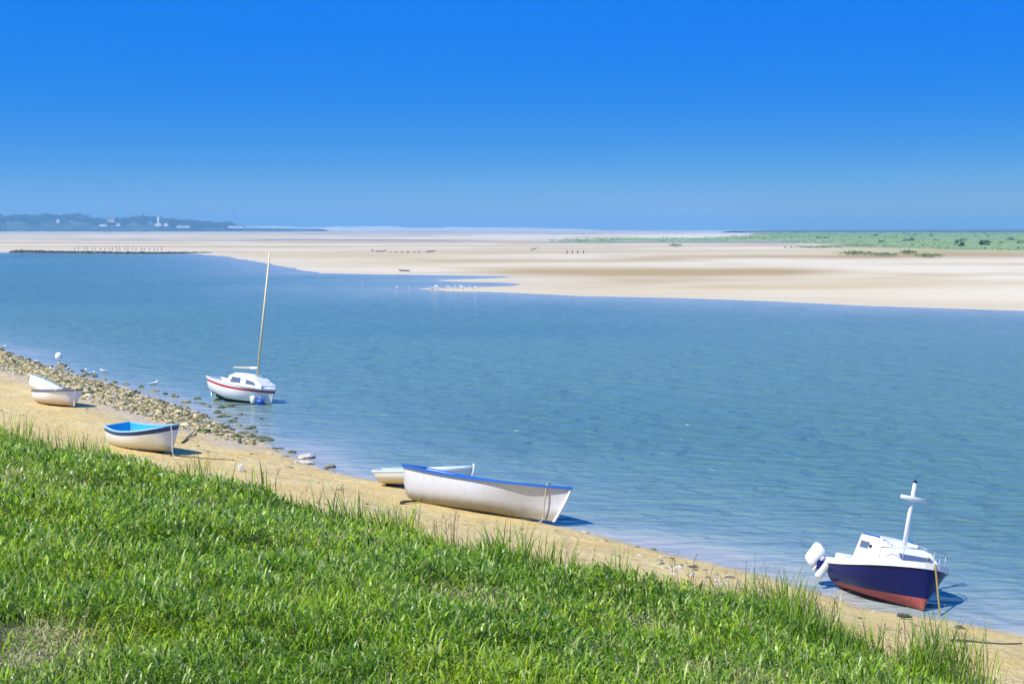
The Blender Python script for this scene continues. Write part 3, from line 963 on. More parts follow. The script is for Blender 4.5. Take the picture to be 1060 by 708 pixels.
# white round float on its weedy stone near the cobbles
def stone_mesh(name, seed, sub=2):
    random.seed(seed)
    bm = bmesh.new()
    bmesh.ops.create_icosphere(bm, subdivisions=sub, radius=1)
    off = Vector((random.random() * 50, random.random() * 50, 0))
    from mathutils import noise as mn
    for v in bm.verts:
        k = 1 + 0.55 * mn.noise(v.co * 0.9 + off) + 0.2 * mn.noise(v.co * 2.3 + off)
        v.co = v.co * k
        v.co.z *= 0.6
    me = bpy.data.meshes.new(name); bm.to_mesh(me); bm.free()
    return me


def stone_mat(name, c0, c1, weed, amount):
    m, t, ns, ls, bs = nt(name)
    v = geo_pos(t)
    k = mixc(t, noise(t, v, 3.0, 4), c0, c1)
    k = mixc(t, ramp(t, noise(t, v, 2.3, 4, 0.65), (0.62 - 0.35 * amount, 0.74 - 0.3 * amount)), k, weed)
    ls.new(k, bs.inputs["Base Color"]); bs.inputs["Roughness"].default_value = 0.75
    bump(t, bs, noise(t, v, 14, 4, 0.7), 0.5, 0.03)
    return m


M["stone"] = stone_mat("pale stone", (0.52, 0.44, 0.30), (0.36, 0.30, 0.20), (0.12, 0.13, 0.05), 0.25)
M["stone_weed"] = stone_mat("weedy stone", (0.34, 0.28, 0.17), (0.17, 0.155, 0.08), (0.07, 0.085, 0.025), 0.6)
M["stone_far"] = stone_mat("pale flat stone", (0.62, 0.56, 0.46), (0.42, 0.36, 0.27), (0.2, 0.2, 0.1), 0.1)

p_ = at(63, 381.5, 0.05)
o = link("stone", stone_mesh("stone", 501), M["stone_weed"]); o.location = p_; o.scale = (0.42, 0.36, 0.5)
tag(o, "dark weedy stone under the white round float at the edge of the cobbles", "stone")
p_ = at(61, 378, 0.0)
o = empty("float_marker", p_); tag(o, "white round float on a short post, standing at the edge of the cobbles", "float")
MB().ico((0, 0, 0.52), (0.22, 0.22, 0.24), 3).build("float", M["plastic_white"], o, True)
MB().tube([(0, 0, -0.1), (0, 0, 0.34)], 0.06, 8).build("post", M["plastic_white"], o)

# ------------------------------------------------------------------ gulls
def gull_mesh(seed, legs=True, black=False):
    random.seed(seed)
    mb = MB()
    zb = 0.17 if legs else 0.05
    mb.ico((0, 0, zb), (0.21, 0.085, 0.085), 2, rot=(0, R(-14), 0), mat=0)
    mb.ico((0.19, 0, zb + 0.13), (0.065, 0.05, 0.055), 2, mat=0)
    mb.tube([(0.13, 0, zb + 0.02), (0.18, 0, zb + 0.12)], [0.06, 0.045], 8, mat=0)
    mb.tube([(0.24, 0, zb + 0.125), (0.31, 0, zb + 0.105)], [0.018, 0.004], 6, mat=2)
    for s_ in (1, -1):
        mb.ico((-0.06, s_ * 0.07, zb + 0.02), (0.21, 0.022, 0.06), 2, rot=(0, R(-4), 0), mat=1)
        if legs: mb.tube([(0.0, s_ * 0.03, 0), (0, s_ * 0.03, zb - 0.05)], 0.008, 5, mat=2)
    mb.box((-0.25, 0, zb + 0.0), (0.14, 0.07, 0.015), rot=(0, R(-6), 0), mat=0)
    me_o = mb.build("gull", [M["feather"], M["black"] if black else M["feather_grey"], M["beak"]], None, True)
    return me_o


gs_stand = gull_mesh(1, True); gs_float = gull_mesh(2, False); gs_black = gull_mesh(3, True, True)
def gull(src, first, loc, yaw, sc, label, group=None):
    o = src if first else src.copy()
    if not first: COL.objects.link(o)
    o.location = loc; o.rotation_euler = (0, 0, R(yaw)); o.scale = (sc, sc, sc)
    tag(o, label, "gull", group)
GR = "gulls along the shore"
gull(gs_stand, True, at(3, 361.5, 0.0), 20, 0.9, "white gull at the far left edge of the picture, standing in the shallows", GR)
gull(gs_stand, False, at(39, 376.5, 0.0), 200, 0.7, "white gull just left of the white round float, standing at the water's edge", GR)
gull(gs_stand, False, at(54, 384, 0.1), 160, 0.7, "white gull on the cobbles directly below the white round float", GR)
gull(gs_stand, False, at(68, 384, 0.05), 10, 0.7, "white gull right of the weedy stone that carries the float", GR)
gull(gs_black, True, at(87, 386.5, 0.05), -15, 0.85, "gull with black wings standing on the cobbles by the water", GR)
gull(gs_stand, False, at(95.5, 388.5, 0.0), 40, 0.7, "white gull standing beside the gull with black wings", GR)
gull(gs_float, True, at(107.5, 385, 0.0), 180, 0.85, "white gull floating on the water right of the gull with black wings", GR)
gull(gs_float, False, at(159, 398, 0.0), 5, 0.95, "white gull floating alone on the water left of the sailing boat", GR)
random.seed(12)
spots = [(405, 298.6), (411, 299), (424, 299)] + [(444 + 48 * random.random() ** 0.9, 297.6 + 3.0 * random.random()) for _ in range(26)] + [(375, 293)]
for (x, y) in spots:
    p_ = at(x, y, 0.0)
    gull(gs_stand if random.random() < 0.7 else gs_float, False, (p_.x, p_.y, 0.02), random.uniform(0, 360), random.uniform(0.75, 1.25),
         "one of a flock of white gulls resting at the tip of the far sandbar", "gulls at the far sandbar")
# one bird far off in the air
mb = MB(); mb.ico((0, 0, 0), (0.32, 0.1, 0.1), 2)
for s_ in (1, -1):
    mb.poly([(0.12, s_ * 0.06, 0.03), (-0.1, s_ * 0.06, 0.03), (-0.12, s_ * 0.45, 0.2), (-0.02, s_ * 0.85, 0.12), (0.12, s_ * 0.45, 0.21)])
o = mb.build("flying_bird", M["slate"]); o.location = at_depth(240, 219.5, 520); o.rotation_euler = (R(25), 0, R(60))
tag(o, "tiny dark bird flying above the far shore", "bird")

# ------------------------------------------------------------------ cobble bank
stones = [stone_mesh("stone", 40 + k) for k in range(5)]
low = [stone_mesh("cobble", 80 + k, 1) for k in range(6)]
for me in stones: me.materials.append(M["stone_weed"])
bx = [q[0] for q in band]; by = [q[1] for q in band]
vv, ff, cc, base = [], [], [], 0
cnt = 0
arr = [(np.array([v.co[:] for v in me.vertices]), np.array([p.vertices[:] for p in me.polygons])) for me in low]
PX = rng.uniform(min(bx), max(bx), 300000); PY = rng.uniform(min(by), max(by), 300000)
sdb = sdf(PX, PY, band)
ok = (sdb > -0.45 + 1.3 * rng.random(len(PX)) ** 1.5) & (rng.random(len(PX)) < 0.35 + 0.65 * smooth(0.3, 0.5, fbm(PX * 1.1, PY * 1.1, 3, 77)))
PX, PY, sdb = PX[ok][:46000], PY[ok][:46000], sdb[ok][:46000]
PZ = ground(PX, PY); AA = shore_a(PX, PY)
for x, y, z, a_1 in zip(PX, PY, PZ, AA):
    v, f = arr[cnt % 6]
    s_ = float(np.clip(rng.lognormal(-3.12, 0.5), 0.028, 0.17)) * (1.0 + 0.004 * y)
    an = rng.uniform(0, 6.28); ca, sa = math.cos(an), math.sin(an)
    w = v * (1 + 0.28 * rng.normal(0, 1, (len(v), 1))) * (s_ * rng.uniform(0.8, 1.4), s_, s_ * rng.uniform(0.6, 1.0))
    w = np.stack([w[:, 0] * ca - w[:, 1] * sa + x, w[:, 0] * sa + w[:, 1] * ca + y, w[:, 2] + z + s_ * 0.1], -1)
    vv.append(w); ff.append(f + base); base += len(v)
    tone = rng.uniform(0.4, 1.25)
    col = np.array((0.48, 0.38, 0.16)) if rng.random() < 0.68 else np.array((0.62, 0.54, 0.34))
    wd = np.clip(1.0 - a_1 / 1.3, 0.27, 0.85)
    if rng.random() < wd: col = np.array((0.11, 0.13, 0.035)) if rng.random() < 0.6 else np.array((0.20, 0.17, 0.07))
    cc.append(np.tile(np.clip(col * tone, 0, 0.8), (len(v), 1))); cnt += 1
ff = np.concatenate(ff)
cob = np_mesh("cobbles", np.concatenate(vv), ff.ravel(), np.full(len(ff), 3), np.concatenate(cc))
m = attr_mat("cobble stones", 0.8)
tag(link("cobbles", cob, m), "bank of small tan and weedy cobbles along the water on the left", "cobbles", kind="stuff")


def put_stone(px, py, s_, k, mat, label, group, flat_=1.0, water=False):
    o = bpy.data.objects.new("stone", stones[k % 5]); COL.objects.link(o)
    p_ = at(px, py, 0.0) if water else on_ground(px, py)
    s_ *= 0.72
    o.location = (p_.x, p_.y, p_.z + s_ * 0.12); o.scale = (s_ * random.uniform(0.9, 1.5), s_, s_ * flat_); o.rotation_euler = (0, 0, random.uniform(0, 6.28))
    if mat != "stone_weed":
        o.material_slots[0].link = "OBJECT"; o.material_slots[0].material = M[mat]
    return tag(o, label, "stone", group)


random.seed(5)
W = "weedy stones off the end of the cobbles"
wl = "small weed covered stone in the shallow water at the end of the cobbles"
for x, y, s_ in [(252, 449, .3), (256, 444, .26), (262, 443, .2), (259, 452, .3), (247, 441, .22), (240, 436, .24), (244, 433, .16), (263, 447, .18), (233, 431, .24), (225, 427, .2), (227, 432, .2), (229, 422, .25), (216, 421, .22), (255, 459, .14), (256.5, 460, .13),
                 (262, 463, .2), (266, 464, .18), (270, 462, .12), (277, 465, .16), (284, 465, .17), (286, 468, .17), (291, 464.5, .13), (303, 468.5, .2), (296, 474, .18), (341, 484, .24), (338, 486, .12), (225, 414.5, .3), (210, 418, .16), (237, 420.5, .24), (249, 429, .16), (270, 434, .13),
                 (204, 413, .22), (193, 416, .26), (181, 411, .25), (171, 408, .2), (160, 405, .22), (146, 401, .22), (131, 398, .2), (118, 396, .24), (108, 393, .2), (98, 390, .3), (90, 388, .3), (74, 385, .2), (52, 380, .2)]:
    put_stone(x, y, s_, random.randrange(5), "stone_weed", wl, W, random.uniform(0.6, 1.0), True)
put_stone(273, 455.5, .45, 1, "stone_weed", "large flat brown stone jutting into the water past the end of the cobbles", None, 0.4, True)
put_stone(316.5, 474.5, .42, 2, "stone_far", "pale flat topped stone standing in the shallow water right of the cobbles", None, 0.7, True)
put_stone(316, 479, .36, 3, "stone_far", "pale low stone at the waterline just below the flat topped one", None, 0.35)
D = "small dark stones and wrack lumps scattered over the sand"
for x, y, s_ in [(307, 479, .16), (302, 480, .12), (299, 484, .14), (288, 474, .12), (280, 470, .1), (11, 411, .1), (40, 426, .07), (1, 425, .12), (605, 551, .12), (676, 569, .12), (695, 578, .08), (730, 590, .09), (575, 549, .08), (628, 560, .07),
                 (755, 598, .14), (762, 603, .1), (843, 603, .12), (720, 586, .08), (660, 566, .07), (905, 633, .1), (930, 640, .09), (993, 650, .16), (985, 648, .12), (938, 636, .08), (890, 640, .07), (540, 548, .08), (430, 531, .08), (380, 522, .08), (350, 507, .08),
                 (330, 500, .07), (260, 470, .07), (215, 468, .1), (205, 462, .1), (222, 455, .09), (100, 431, .08), (90, 424, .1), (24, 430, .08), (62, 441, .07), (690, 588, .08), (712, 592, .07)]:
    put_stone(x, y, s_, random.randrange(5), random.choice(["stone_weed", "stone_weed", "stone"]), "small dark stone lying loose on the bare sand of the near beach", D, 0.6)
Pb = "pale pebbles in the sand by the grass"
for k in range(46):
    x = random.gauss(700, 26); y = 588 + (x - 700) * 0.28 + random.gauss(0, 4)
    put_stone(x, y, random.uniform(.05, .11), random.randrange(5), random.choice(["stone_far", "stone_far", "stone", "stone_weed"]), "one of the pale pebbles scattered on the sand left of the navy cabin boat", Pb, 0.7)

# driftwood, litter and lines on the sand
def stick(px0, py0, px1, py1, r0, mat, label, cat="driftwood", bend=0.03, twig=False):
    a, c_ = on_ground(px0, py0), on_ground(px1, py1)
    pts = []
    for k in range(9):
        u = k / 8; q = a.lerp(c_, u); q.z = gz(q.x, q.y) + r0 * 0.8 + bend * math.sin(u * 3.1)
        q.x += 0.03 * math.sin(u * 9); q.y += 0.05 * math.sin(u * 6 + 1)
        pts.append(q)
    mb = MB().tube(pts, [r0 * (1 - 0.5 * k / 8) for k in range(9)], 7)
    if twig:
        for k, dz, dx in ((3, .22, .2), (5, .3, .25), (6, .2, .3)):
            mb.tube([pts[k], pts[k] + Vector((dx * .5, 0, dz * .6)), pts[k] + Vector((dx, .05, dz))], [r0 * .5, r0 * .4, r0 * .15], 5)
    return tag(mb.build("driftwood" if cat == "driftwood" else cat.replace(" ", "_"), mat), label, cat)


stick(188, 459, 203, 450, 0.035, M["dark_wood"], "dark twiggy branch lying on the sand right of the sky blue rowing boat", twig=True)
stick(176, 472, 243, 477, 0.022, M["rope_d"], "dark mooring line stretched over the sand below the sky blue rowing boat", "mooring line", 0.0)
stick(985, 664, 1058, 667, 0.022, M["rope_d"], "dark line lying on the sand at the right edge of the picture", "mooring line", 0.0)
stick(930, 640, 943, 641, 0.05, M["dark_wood"], "short dark driftwood piece on the sand below the navy cabin boat")
stick(415, 522, 432, 520, 0.05, M["dark_wood"], "short dark driftwood piece on the sand left of the long blue railed boat")
p_ = on_ground(249, 488)
o = empty("plastic_bottle", p_ + Vector((0, 0, 0.02)), (0, 0, 0.4)); tag(o, "white plastic container standing on the sand at the edge of the grass", "container")
MB().box((0, 0, 0.09), (0.13, 0.10, 0.17), bevel=0.02).build("body", M["plastic_white"], o); MB().tube([(0.02, 0, 0.175), (0.02, 0, 0.21)], 0.022, 10).build("cap", M["plastic_white"], o)

# ------------------------------------------------------------------ grass on the bank
def blades(name, n_px, lo, hi, wid, colf, mat, label, cat, accept, lean=(0.25, 1.2), droop=0.5, seg=3, lift=None):
    """leaf strips scattered over the bank; thinner sowing farther away"""
    d = 9.0 * (62 / 9.0) ** rng.random(n_px)
    x = rng.uniform(-1, 1, n_px) * (0.40 * d + 2.0)
    k = accept(x, d)
    x, y = x[k], d[k]
    n = len(x)
    z = ground(x, y) - 0.02
    sc = np.clip(y / 20, 0.75, 1.7)
    clump = fbm(x * 0.9, y * 0.9, 3, 91)
    hk = 0.35 + 0.95 * smooth(0.25, 0.75, clump)
    if lift: z = z + rng.uniform(lift[0], lift[1], n) * hk
    ln = rng.uniform(lo, hi, n) * (hk if not lift else 1)
    az = rng.uniform(0, 2 * np.pi, n)
    tilt = rng.uniform(*lean, n)
    w = wid * rng.uniform(0.6, 1.3, n) * sc
    side_az = az + np.pi / 2 + rng.uniform(-0.5, 0.5, n)
    V = np.zeros((n, 2 * seg + 1, 3), np.float32)
    px_, py_, pz_ = x.copy(), y.copy(), z.copy()
    ang_ = 0.15 + tilt * 0.3
    for i in range(seg + 1):
        u = i / seg
        ww = w * (0.75 + 0.5 * u) * (1 - u ** 2.5) if i < seg else 0
        cx, sx = np.cos(side_az) * ww / 2, np.sin(side_az) * ww / 2
        if i < seg:
            V[:, 2 * i] = np.stack([px_ - cx, py_ - sx, pz_], -1)
            V[:, 2 * i + 1] = np.stack([px_ + cx, py_ + sx, pz_], -1)
        else: V[:, 2 * i] = np.stack([px_, py_, pz_], -1)
        st = ln / seg
        px_ = px_ + np.cos(az) * np.sin(ang_) * st
        py_ = py_ + np.sin(az) * np.sin(ang_) * st
        pz_ = pz_ + np.cos(ang_) * st
        ang_ = ang_ + tilt * droop * (1 + 0.6 * i)
    nv = 2 * seg + 1
    b0 = (np.arange(n) * nv)[:, None]
    pat, per = [], []
    for i in range(seg - 1):
        pat += [2 * i, 2 * i + 1, 2 * i + 3, 2 * i + 2]; per.append(4)
    pat += [2 * seg - 2, 2 * seg - 1, 2 * seg]; per.append(3)
    faces = (b0 + np.array(pat)[None]).ravel()
    cols = np.repeat(colf(x, y, n)[:, None, :], nv, 1).reshape(-1, 3)
    me = np_mesh(name, V.reshape(-1, 3), faces, np.tile(per, n), cols)
    return tag(link(name, me, mat), label, cat, kind="stuff")


path_c = on_ground(26, 690)          # trodden sandy patch, bottom left
def patch(x, y): return np.exp(-(((x - path_c.x) / 1.35) ** 2 + ((y - path_c.y) / 1.5) ** 2))
def dryness(x, y):
    k = np.zeros(x.shape)
    for px, py, r1, r2, zz in ((255, 540, 2.2, 2.8, 0), (345, 560, 1.8, 3.0, 0), (185, 530, 1.4, 2.2, 0), (815, 720, 2.0, 1.7, 0), (720, 700, 1.0, 1.1, 0), (480, 622, 1.2, 1.6, 0), (5, 495, 1.6, 3.6, 0), (660, 650, 1.2, 1.2, 0), (62, 665, .6, .8, 0), (900, 715, 1.0, 1.1, 0)):
        q = on_ground(px, py); k = np.maximum(k, np.exp(-(((x - q.x) / r1) ** 2 + ((y - q.y) / r2) ** 2)))
    return k


hol = on_ground(6, 655)
def hollow(x, y): return np.exp(-(((x - hol.x) / 0.55) ** 2 + ((y - hol.y) / 0.8) ** 2))


def grass_ok(x, y):
    g = edge_g(x, y) + (fbm(x * 0.7, y * 0.7, 3, 15) - 0.5) * 2.6
    pr = smooth(-0.35, 0.5, g) * (1 - 0.93 * dryness(x, y)) * (1 - 0.98 * patch(x, y)) * (1 - 0.95 * hollow(x, y)) * (0.55 + 0.45 * smooth(0.3, 0.5, fbm(x * 1.3, y * 1.3, 2, 17)))
    return rng.random(len(x)) < pr


def green(x, y, n):
    a, b_, c_ = np.array((0.165, 0.300, 0.005)), np.array((0.34, 0.47, 0.020)), np.array((0.070, 0.155, 0.008))
    k = smooth(0.3, 0.7, fbm(x * 0.45, y * 0.45, 3, 23) + rng.normal(0, 0.14, n))[:, None]
    col = a * (1 - k) + b_ * k
    r_ = rng.random(n)[:, None]
    col = np.where(r_ < 0.2, c_, col)
    col = np.where(r_ > 0.955, np.array((0.32, 0.30, 0.13)), col)
    col = np.where((r_ > 0.80) & (r_ < 0.94), np.array((0.40, 0.50, 0.15)), col)
    return col * rng.uniform(0.5, 1.35, n)[:, None]


blades("grass", 270000, 0.26, 0.56, 0.022, green, M["leaf"], "thick green grass covering the near bank", "grass", grass_ok)
blades("grass_leaves", 420000, 0.11, 0.26, 0.029, green, M["leaf"], "broad bright leaves filling the top of the grass on the near bank", "grass leaves", grass_ok, lean=(0.3, 2.2), droop=0.4, lift=(0.08, 0.38))


def edge_ok(x, y):
    g = edge_g(x, y) + (fbm(x * 0.7, y * 0.7, 3, 15) - 0.5) * 2.6
    return (rng.random(len(x)) < 0.6 * smooth(-0.7, 0.0, g) * (1 - smooth(0.6, 2.4, g)) * smooth(0.36, 0.6, fbm(x * 0.8, y * 0.8, 2, 29)))


blades("tall_grass", 300000, 0.55, 1.1, 0.016, green, M["leaf"], "taller darker grass fringing the sand at the edge of the bank", "grass", edge_ok, lean=(0.05, 0.45), droop=0.35, seg=4)


def dry_ok(x, y):
    g = edge_g(x, y)
    return rng.random(len(x)) < smooth(-0.3, 0.4, g) * np.maximum(dryness(x, y) * 1.0, np.maximum(0.75 * patch(x, y), 0.02)) * (1 - hollow(x, y))


def straw(x, y, n):
    k = rng.random(n)[:, None]
    return (np.array((0.66, 0.57, 0.31)) * (1 - k) + np.array((0.38, 0.44, 0.17)) * k) * rng.uniform(0.7, 1.1, n)[:, None]


blades("dry_grass", 420000, 0.14, 0.34, 0.015, straw, M["dry"], "dry straw coloured grass in patches among the green", "grass", dry_ok, lean=(0.4, 2.6))

# dead stalks along the edge of the bank: countable, each its own thing
random.seed(33)
def stalk_mesh(seed):
    random.seed(seed)
    mb = MB()
    hgt = random.uniform(0.8, 1.15); lx, ly = random.uniform(-.12, .12), random.uniform(-.12, .12)
    pts = [(lx * u * u, ly * u * u, hgt * u) for u in (0, .25, .5, .75, 1)]
    mb.tube(pts, [0.008, 0.007, 0.006, 0.005, 0.003], 5)
    for k in range(random.randint(2, 5)):
        u = random.uniform(.45, .95); an = random.uniform(0, 6.28); l_ = random.uniform(.08, .25)
        p0 = Vector((lx * u * u, ly * u * u, hgt * u))
        p1 = p0 + Vector((math.cos(an) * l_ * .6, math.sin(an) * l_ * .6, l_))
        mb.tube([p0, p1], [0.005, 0.003], 4)
        if random.random() < .35: mb.ico(p1, (.010, .010, .022), 1)
    if random.random() < .4: mb.ico((lx, ly, hgt), (.013, .013, .04), 1)
    me = mb.build("dead_stalk", M["stalk"])
    d_ = me.data; bpy.data.objects.remove(me)
    return d_


M["stalk"] = plain("dead brown stalk", (0.19, 0.145, 0.10), rough=0.9, var=0.4)
sm = [stalk_mesh(200 + k) for k in range(10)]
random.seed(8)
sp_ = []
for cx_, n_, wx in ((455, 26, 22), (440, 8, 10), (535, 5, 14), (610, 8, 12), (625, 6, 14), (712, 12, 10), (735, 8, 14), (800, 5, 12), (838, 7, 10), (350, 9, 20), (310, 6, 16), (265, 4, 8), (700, 6, 40), (580, 5, 24), (150, 3, 20), (940, 6, 30), (1000, 6, 20), (870, 5, 12)):
    for k in range(n_): sp_.append(random.gauss(cx_, wx))
sp_ = sp_[::2] + sp_[1:30:4]
for k, x in enumerate(sp_):
    yy = float(np.interp(x, [q[0] for q in edge_px], [q[1] for q in edge_px])) + random.uniform(-9, 4)
    p_ = on_ground(x, yy)
    o = bpy.data.objects.new("dead_stalk", sm[k % 10]); COL.objects.link(o)
    o.location = p_; o.rotation_euler = (0, 0, random.uniform(0, 6.28)); s_ = random.uniform(0.5, 1.0); o.scale = (s_, s_, s_)
    tag(o, "thin dead brown stalk standing along the sandy edge of the grass bank", "dead stalk", "dead stalks along the edge of the grass")

# ------------------------------------------------------------------ far marsh vegetation
def tufts(name, pts, hts, wds, colr, mat, label, cat, nleaf=9):
    n = len(pts)
    P = np.repeat(pts, nleaf, 0); Hh = np.repeat(hts, nleaf); Ww = np.repeat(wds, nleaf); C = np.repeat(colr, nleaf, 0)
    k = len(P)
    az = rng.uniform(0, 6.283, k); rr = np.sqrt(rng.random(k)) * Ww * 0.5; hz = rng.random(k) ** 0.8 * Hh
    c0 = P + np.stack([np.cos(az) * rr, np.sin(az) * rr, hz], -1)
    s_ = (0.22 + 0.3 * rng.random(k)) * np.minimum(Hh, Ww)
    V = c0[:, None, :] + rng.normal(0, 1, (k, 4, 3)) * s_[:, None, None] * np.array((1, 1, 0.6))
    V[:, :, 2] = np.maximum(V[:, :, 2], P[:, None, 2] - 0.05)
    cols = np.repeat((C * rng.uniform(0.7, 1.25, (k, 1)))[:, None, :], 4, 1).reshape(-1, 3)
    fc = (np.arange(k)[:, None] * 4 + np.array([0, 1, 2, 0, 2, 3])[None]).ravel()
    me = np_mesh(name, V.reshape(-1, 3), fc, np.full(k * 2, 3), cols)
    return tag(link(name, me, mat), label, cat, kind="stuff")


n = 16000
px = rng.uniform(560, 1250, n); py = 240 + 23 * rng.random(n) ** 1.4
W_ = np.array([at(a, c_, 0.9)[:] for a, c_ in zip(px, py)])
mk = sdf(W_[:, 0], W_[:, 1], marsh) + (fbm(W_[:, 0] / 40, W_[:, 1] / 60, 3, 41) - 0.5) * 50 > 0
W_ = W_[mk]; n = len(W_)
W_[:, 2] = 1.3
hts = 0.42 * np.clip(rng.lognormal(-0.1, 0.4, n), 0.4, 2.2) * np.clip(W_[:, 1] / 700, 0.7, 1.8); wds = hts * rng.uniform(4, 9, n)
k = rng.random(n)[:, None]
colr = np.array((0.21, 0.34, 0.13)) * (1 - k) + np.array((0.33, 0.42, 0.20)) * k
tufts("marsh_grass", W_, hts, wds, colr, M["foliage"], "green salt marsh on the far shore at the right", "marsh")
n = 40
px = rng.uniform(780, 1250, n); py = 240.5 + 18 * rng.random(n)
W_ = np.array([at(a, c_, 0.9)[:] for a, c_ in zip(px, py)])
W_ = W_[sdf(W_[:, 0], W_[:, 1], marsh) > 10]; n = len(W_); W_[:, 2] = 1.3
hts = rng.uniform(1.0, 2.2, n); tufts("marsh_shrubs", W_, hts, hts * rng.uniform(1.5, 3, n), np.tile((0.15, 0.24, 0.10), (n, 1)), M["foliage"], "low dark shrubs dotted over the far marsh", "shrubs", 26)
# loose green patches on the dune edge in front of the marsh
pp = []
for cx_, cy_, wx, wy in ((885, 263, 12, 1.0), (915, 264.5, 16, 1.0), (963, 265.5, 11, 0.9), (845, 256.5, 22, 0.9), (892, 255.5, 22, 1.0), (940, 262, 6, 0.5), (700, 254.5, 5, .4)):
    for _ in range(60): pp.append(at(cx_ + random.gauss(0, wx * .5), cy_ + random.gauss(0, wy * .4), 0.9)[:])
pp = np.array(pp); pp[:, 2] = 0.9
hts = rng.uniform(0.3, 0.7, len(pp)); tufts("dune_grass", pp, hts, hts * 6, np.tile((0.24, 0.30, 0.12), (len(pp), 1)), M["foliage"], "loose green grass patches on the sand edge below the far marsh", "grass")

# ------------------------------------------------------------------ far sandbank details
M["grey_post"] = plain("grey weathered post", (0.13, 0.115, 0.10), rough=0.9, var=0.4)
GP = "posts on the far sandbank behind the low dark bank"
pm = MB().tube([(0, 0, -0.5), (0, 0, 1.05)], [0.11, 0.08], 7).build("wooden_post", M["grey_post"]); pd = pm.data; bpy.data.objects.remove(pm)
random.seed(3)
for k in range(22):
    x = 78 + k * 4.25 + random.uniform(-1, 1)
    p_ = at(x, 258.4 + random.uniform(-.3, .3), 0.6)
    o = bpy.data.objects.new("wooden_post", pd); COL.objects.link(o); o.location = p_; o.scale = (1, 1, random.uniform(.7, 1.25)); o.rotation_euler = (random.uniform(-.08, .08), random.uniform(-.08, .08), 0)
    tag(o, "short dark wooden post in the row on the far left sandbank", "post", GP)
for x in (587, 592.5, 598, 604):
    p_ = at(x, 262, 0.7); o = bpy.data.objects.new("wooden_post", pd); COL.objects.link(o); o.location = p_; o.scale = (1.7, 1.7, 0.75)
    tag(o, "short dark post in the small row on the far sandbank right of centre", "post", "posts on the far sandbank right of centre")
for x, y0, hp in ((113, 242, 17), (6, 242, 13), (207, 240.5, 5)):
    p_ = at(x, y0, 0.9); Yd = p_.y; hm = hp * Yd / F
    o = MB().tube([(0, 0, -1), (0, 0, hm)], [0.35, 0.22], 6).box((0, 0, hm + .4), (1.1, 1.1, .8)).build("marker_pole", M["dark_wood"]); o.location = p_
    tag(o, {113: "tall thin marker pole on the far flats below the distant village", 6: "thin marker pole on the far flats at the left edge of the picture", 207: "short marker pole on the far flats right of the white tower"}[x], "pole")
# low dark bank of stones at the far waterline
mb = MB()
random.seed(21)
for k in range(170):
    u = k / 169
    x = 14 + 202 * u; y = 261.2 + 0.7 * math.sin(u * 3.1) + 0.5 * u
    p_ = at(x + random.uniform(-.5, .5), y + 0.35, 0)
    s_ = (1.1 - 0.75 * u) * random.uniform(.6, 1.2)
    mb.ico((p_.x, p_.y, 0.1), (1.6, 1.2, 0.75 * s_), 1, 0.2)
tag(mb.build("stone_breakwater", plain("dark wet stone", (0.03, 0.03, 0.028), rough=0.7, var=0.4, scale=0.6)), "low dark breakwater of stones along the far waterline at the left", "breakwater")
# seals or logs: streamlined dark bodies on the bank
mb = MB().ico((0, 0, 0.22), (0.85, 0.26, 0.24), 2).ico((0.75, 0, 0.36), (0.25, 0.17, 0.17), 2).box((-0.9, 0, 0.15), (0.35, 0.3, 0.06), bevel=0.02)
so = mb.build("seal", M["seal"], None, True); sdta = so.data; bpy.data.objects.remove(so)
random.seed(14)
for x, y in [(386, 260.2), (391, 260.6), (395, 260.8), (398, 260.0), (404, 261.3), (410, 261.6), (416, 261.8), (422, 261.6), (429, 261.5), (434, 261.6), (443, 261), (446, 260.9), (449, 260.5), (385, 259.2), (419, 281)]:
    p_ = at(x, y, 0.55 if y < 270 else 0.1); o = bpy.data.objects.new("seal", sdta); COL.objects.link(o); o.location = p_; s_ = random.uniform(0.5, 0.85); o.scale = (s_, s_, s_); o.rotation_euler = (0, 0, random.uniform(-.9, .9) + (3.14 if random.random() < .5 else 0))
    if y > 270: tag(o, "lone dark seal lying on the far sand close to the water", "seal"); o.scale = (1.2, 1.0, 0.7)
    else: tag(o, "dark seal in the group lying on the far sandbank beyond the sailing boat", "seal", "seals lying on the far sandbank")
p_ = at(553.5, 259, .6)
o = MB().tube([(-2, 0, .2), (0, 0, .7), (1.4, .2, 1.6)], [.3, .35, .12], 7).tube([(0, 0, .6), (-.8, .5, 1.5)], [.18, .05], 5).build("driftwood", M["wood"]); o.location = p_; o.scale = (0.75, 0.75, 0.6)
tag(o, "dark stranded tree trunk on the far sandbank right of the seals", "driftwood")

# ------------------------------------------------------------------ far shore: low hill, wood, village, pale dunes
def ridge(name, prof, Yd, thick, mat, kind="structure"):
    """ridge with a real depth; prof = [(px, py_top)]"""
    mb = MB(); rows = []
    for (x, y) in prof:
        tp = at_depth(x, y, Yd)
        hgt = max(tp.z, 0.6)
        rows.append([mb.bm.verts.new((tp.x * k, Yd + dy, hz * hgt - (1 - hz) * 0.5)) for dy, hz, k in ((-thick, 0.0, 1), (-thick * .55, .45, 1), (-thick * .2, .86, 1), (0, 1, 1), (thick * .4, .8, 1), (thick, 0.0, 1))])
    for i in range(len(rows) - 1):
        for k in range(5): f = mb.bm.faces.new([rows[i][k], rows[i + 1][k], rows[i + 1][k + 1], rows[i][k + 1]]); f.smooth = True
    return tag(mb.build(name, mat), kind=kind)


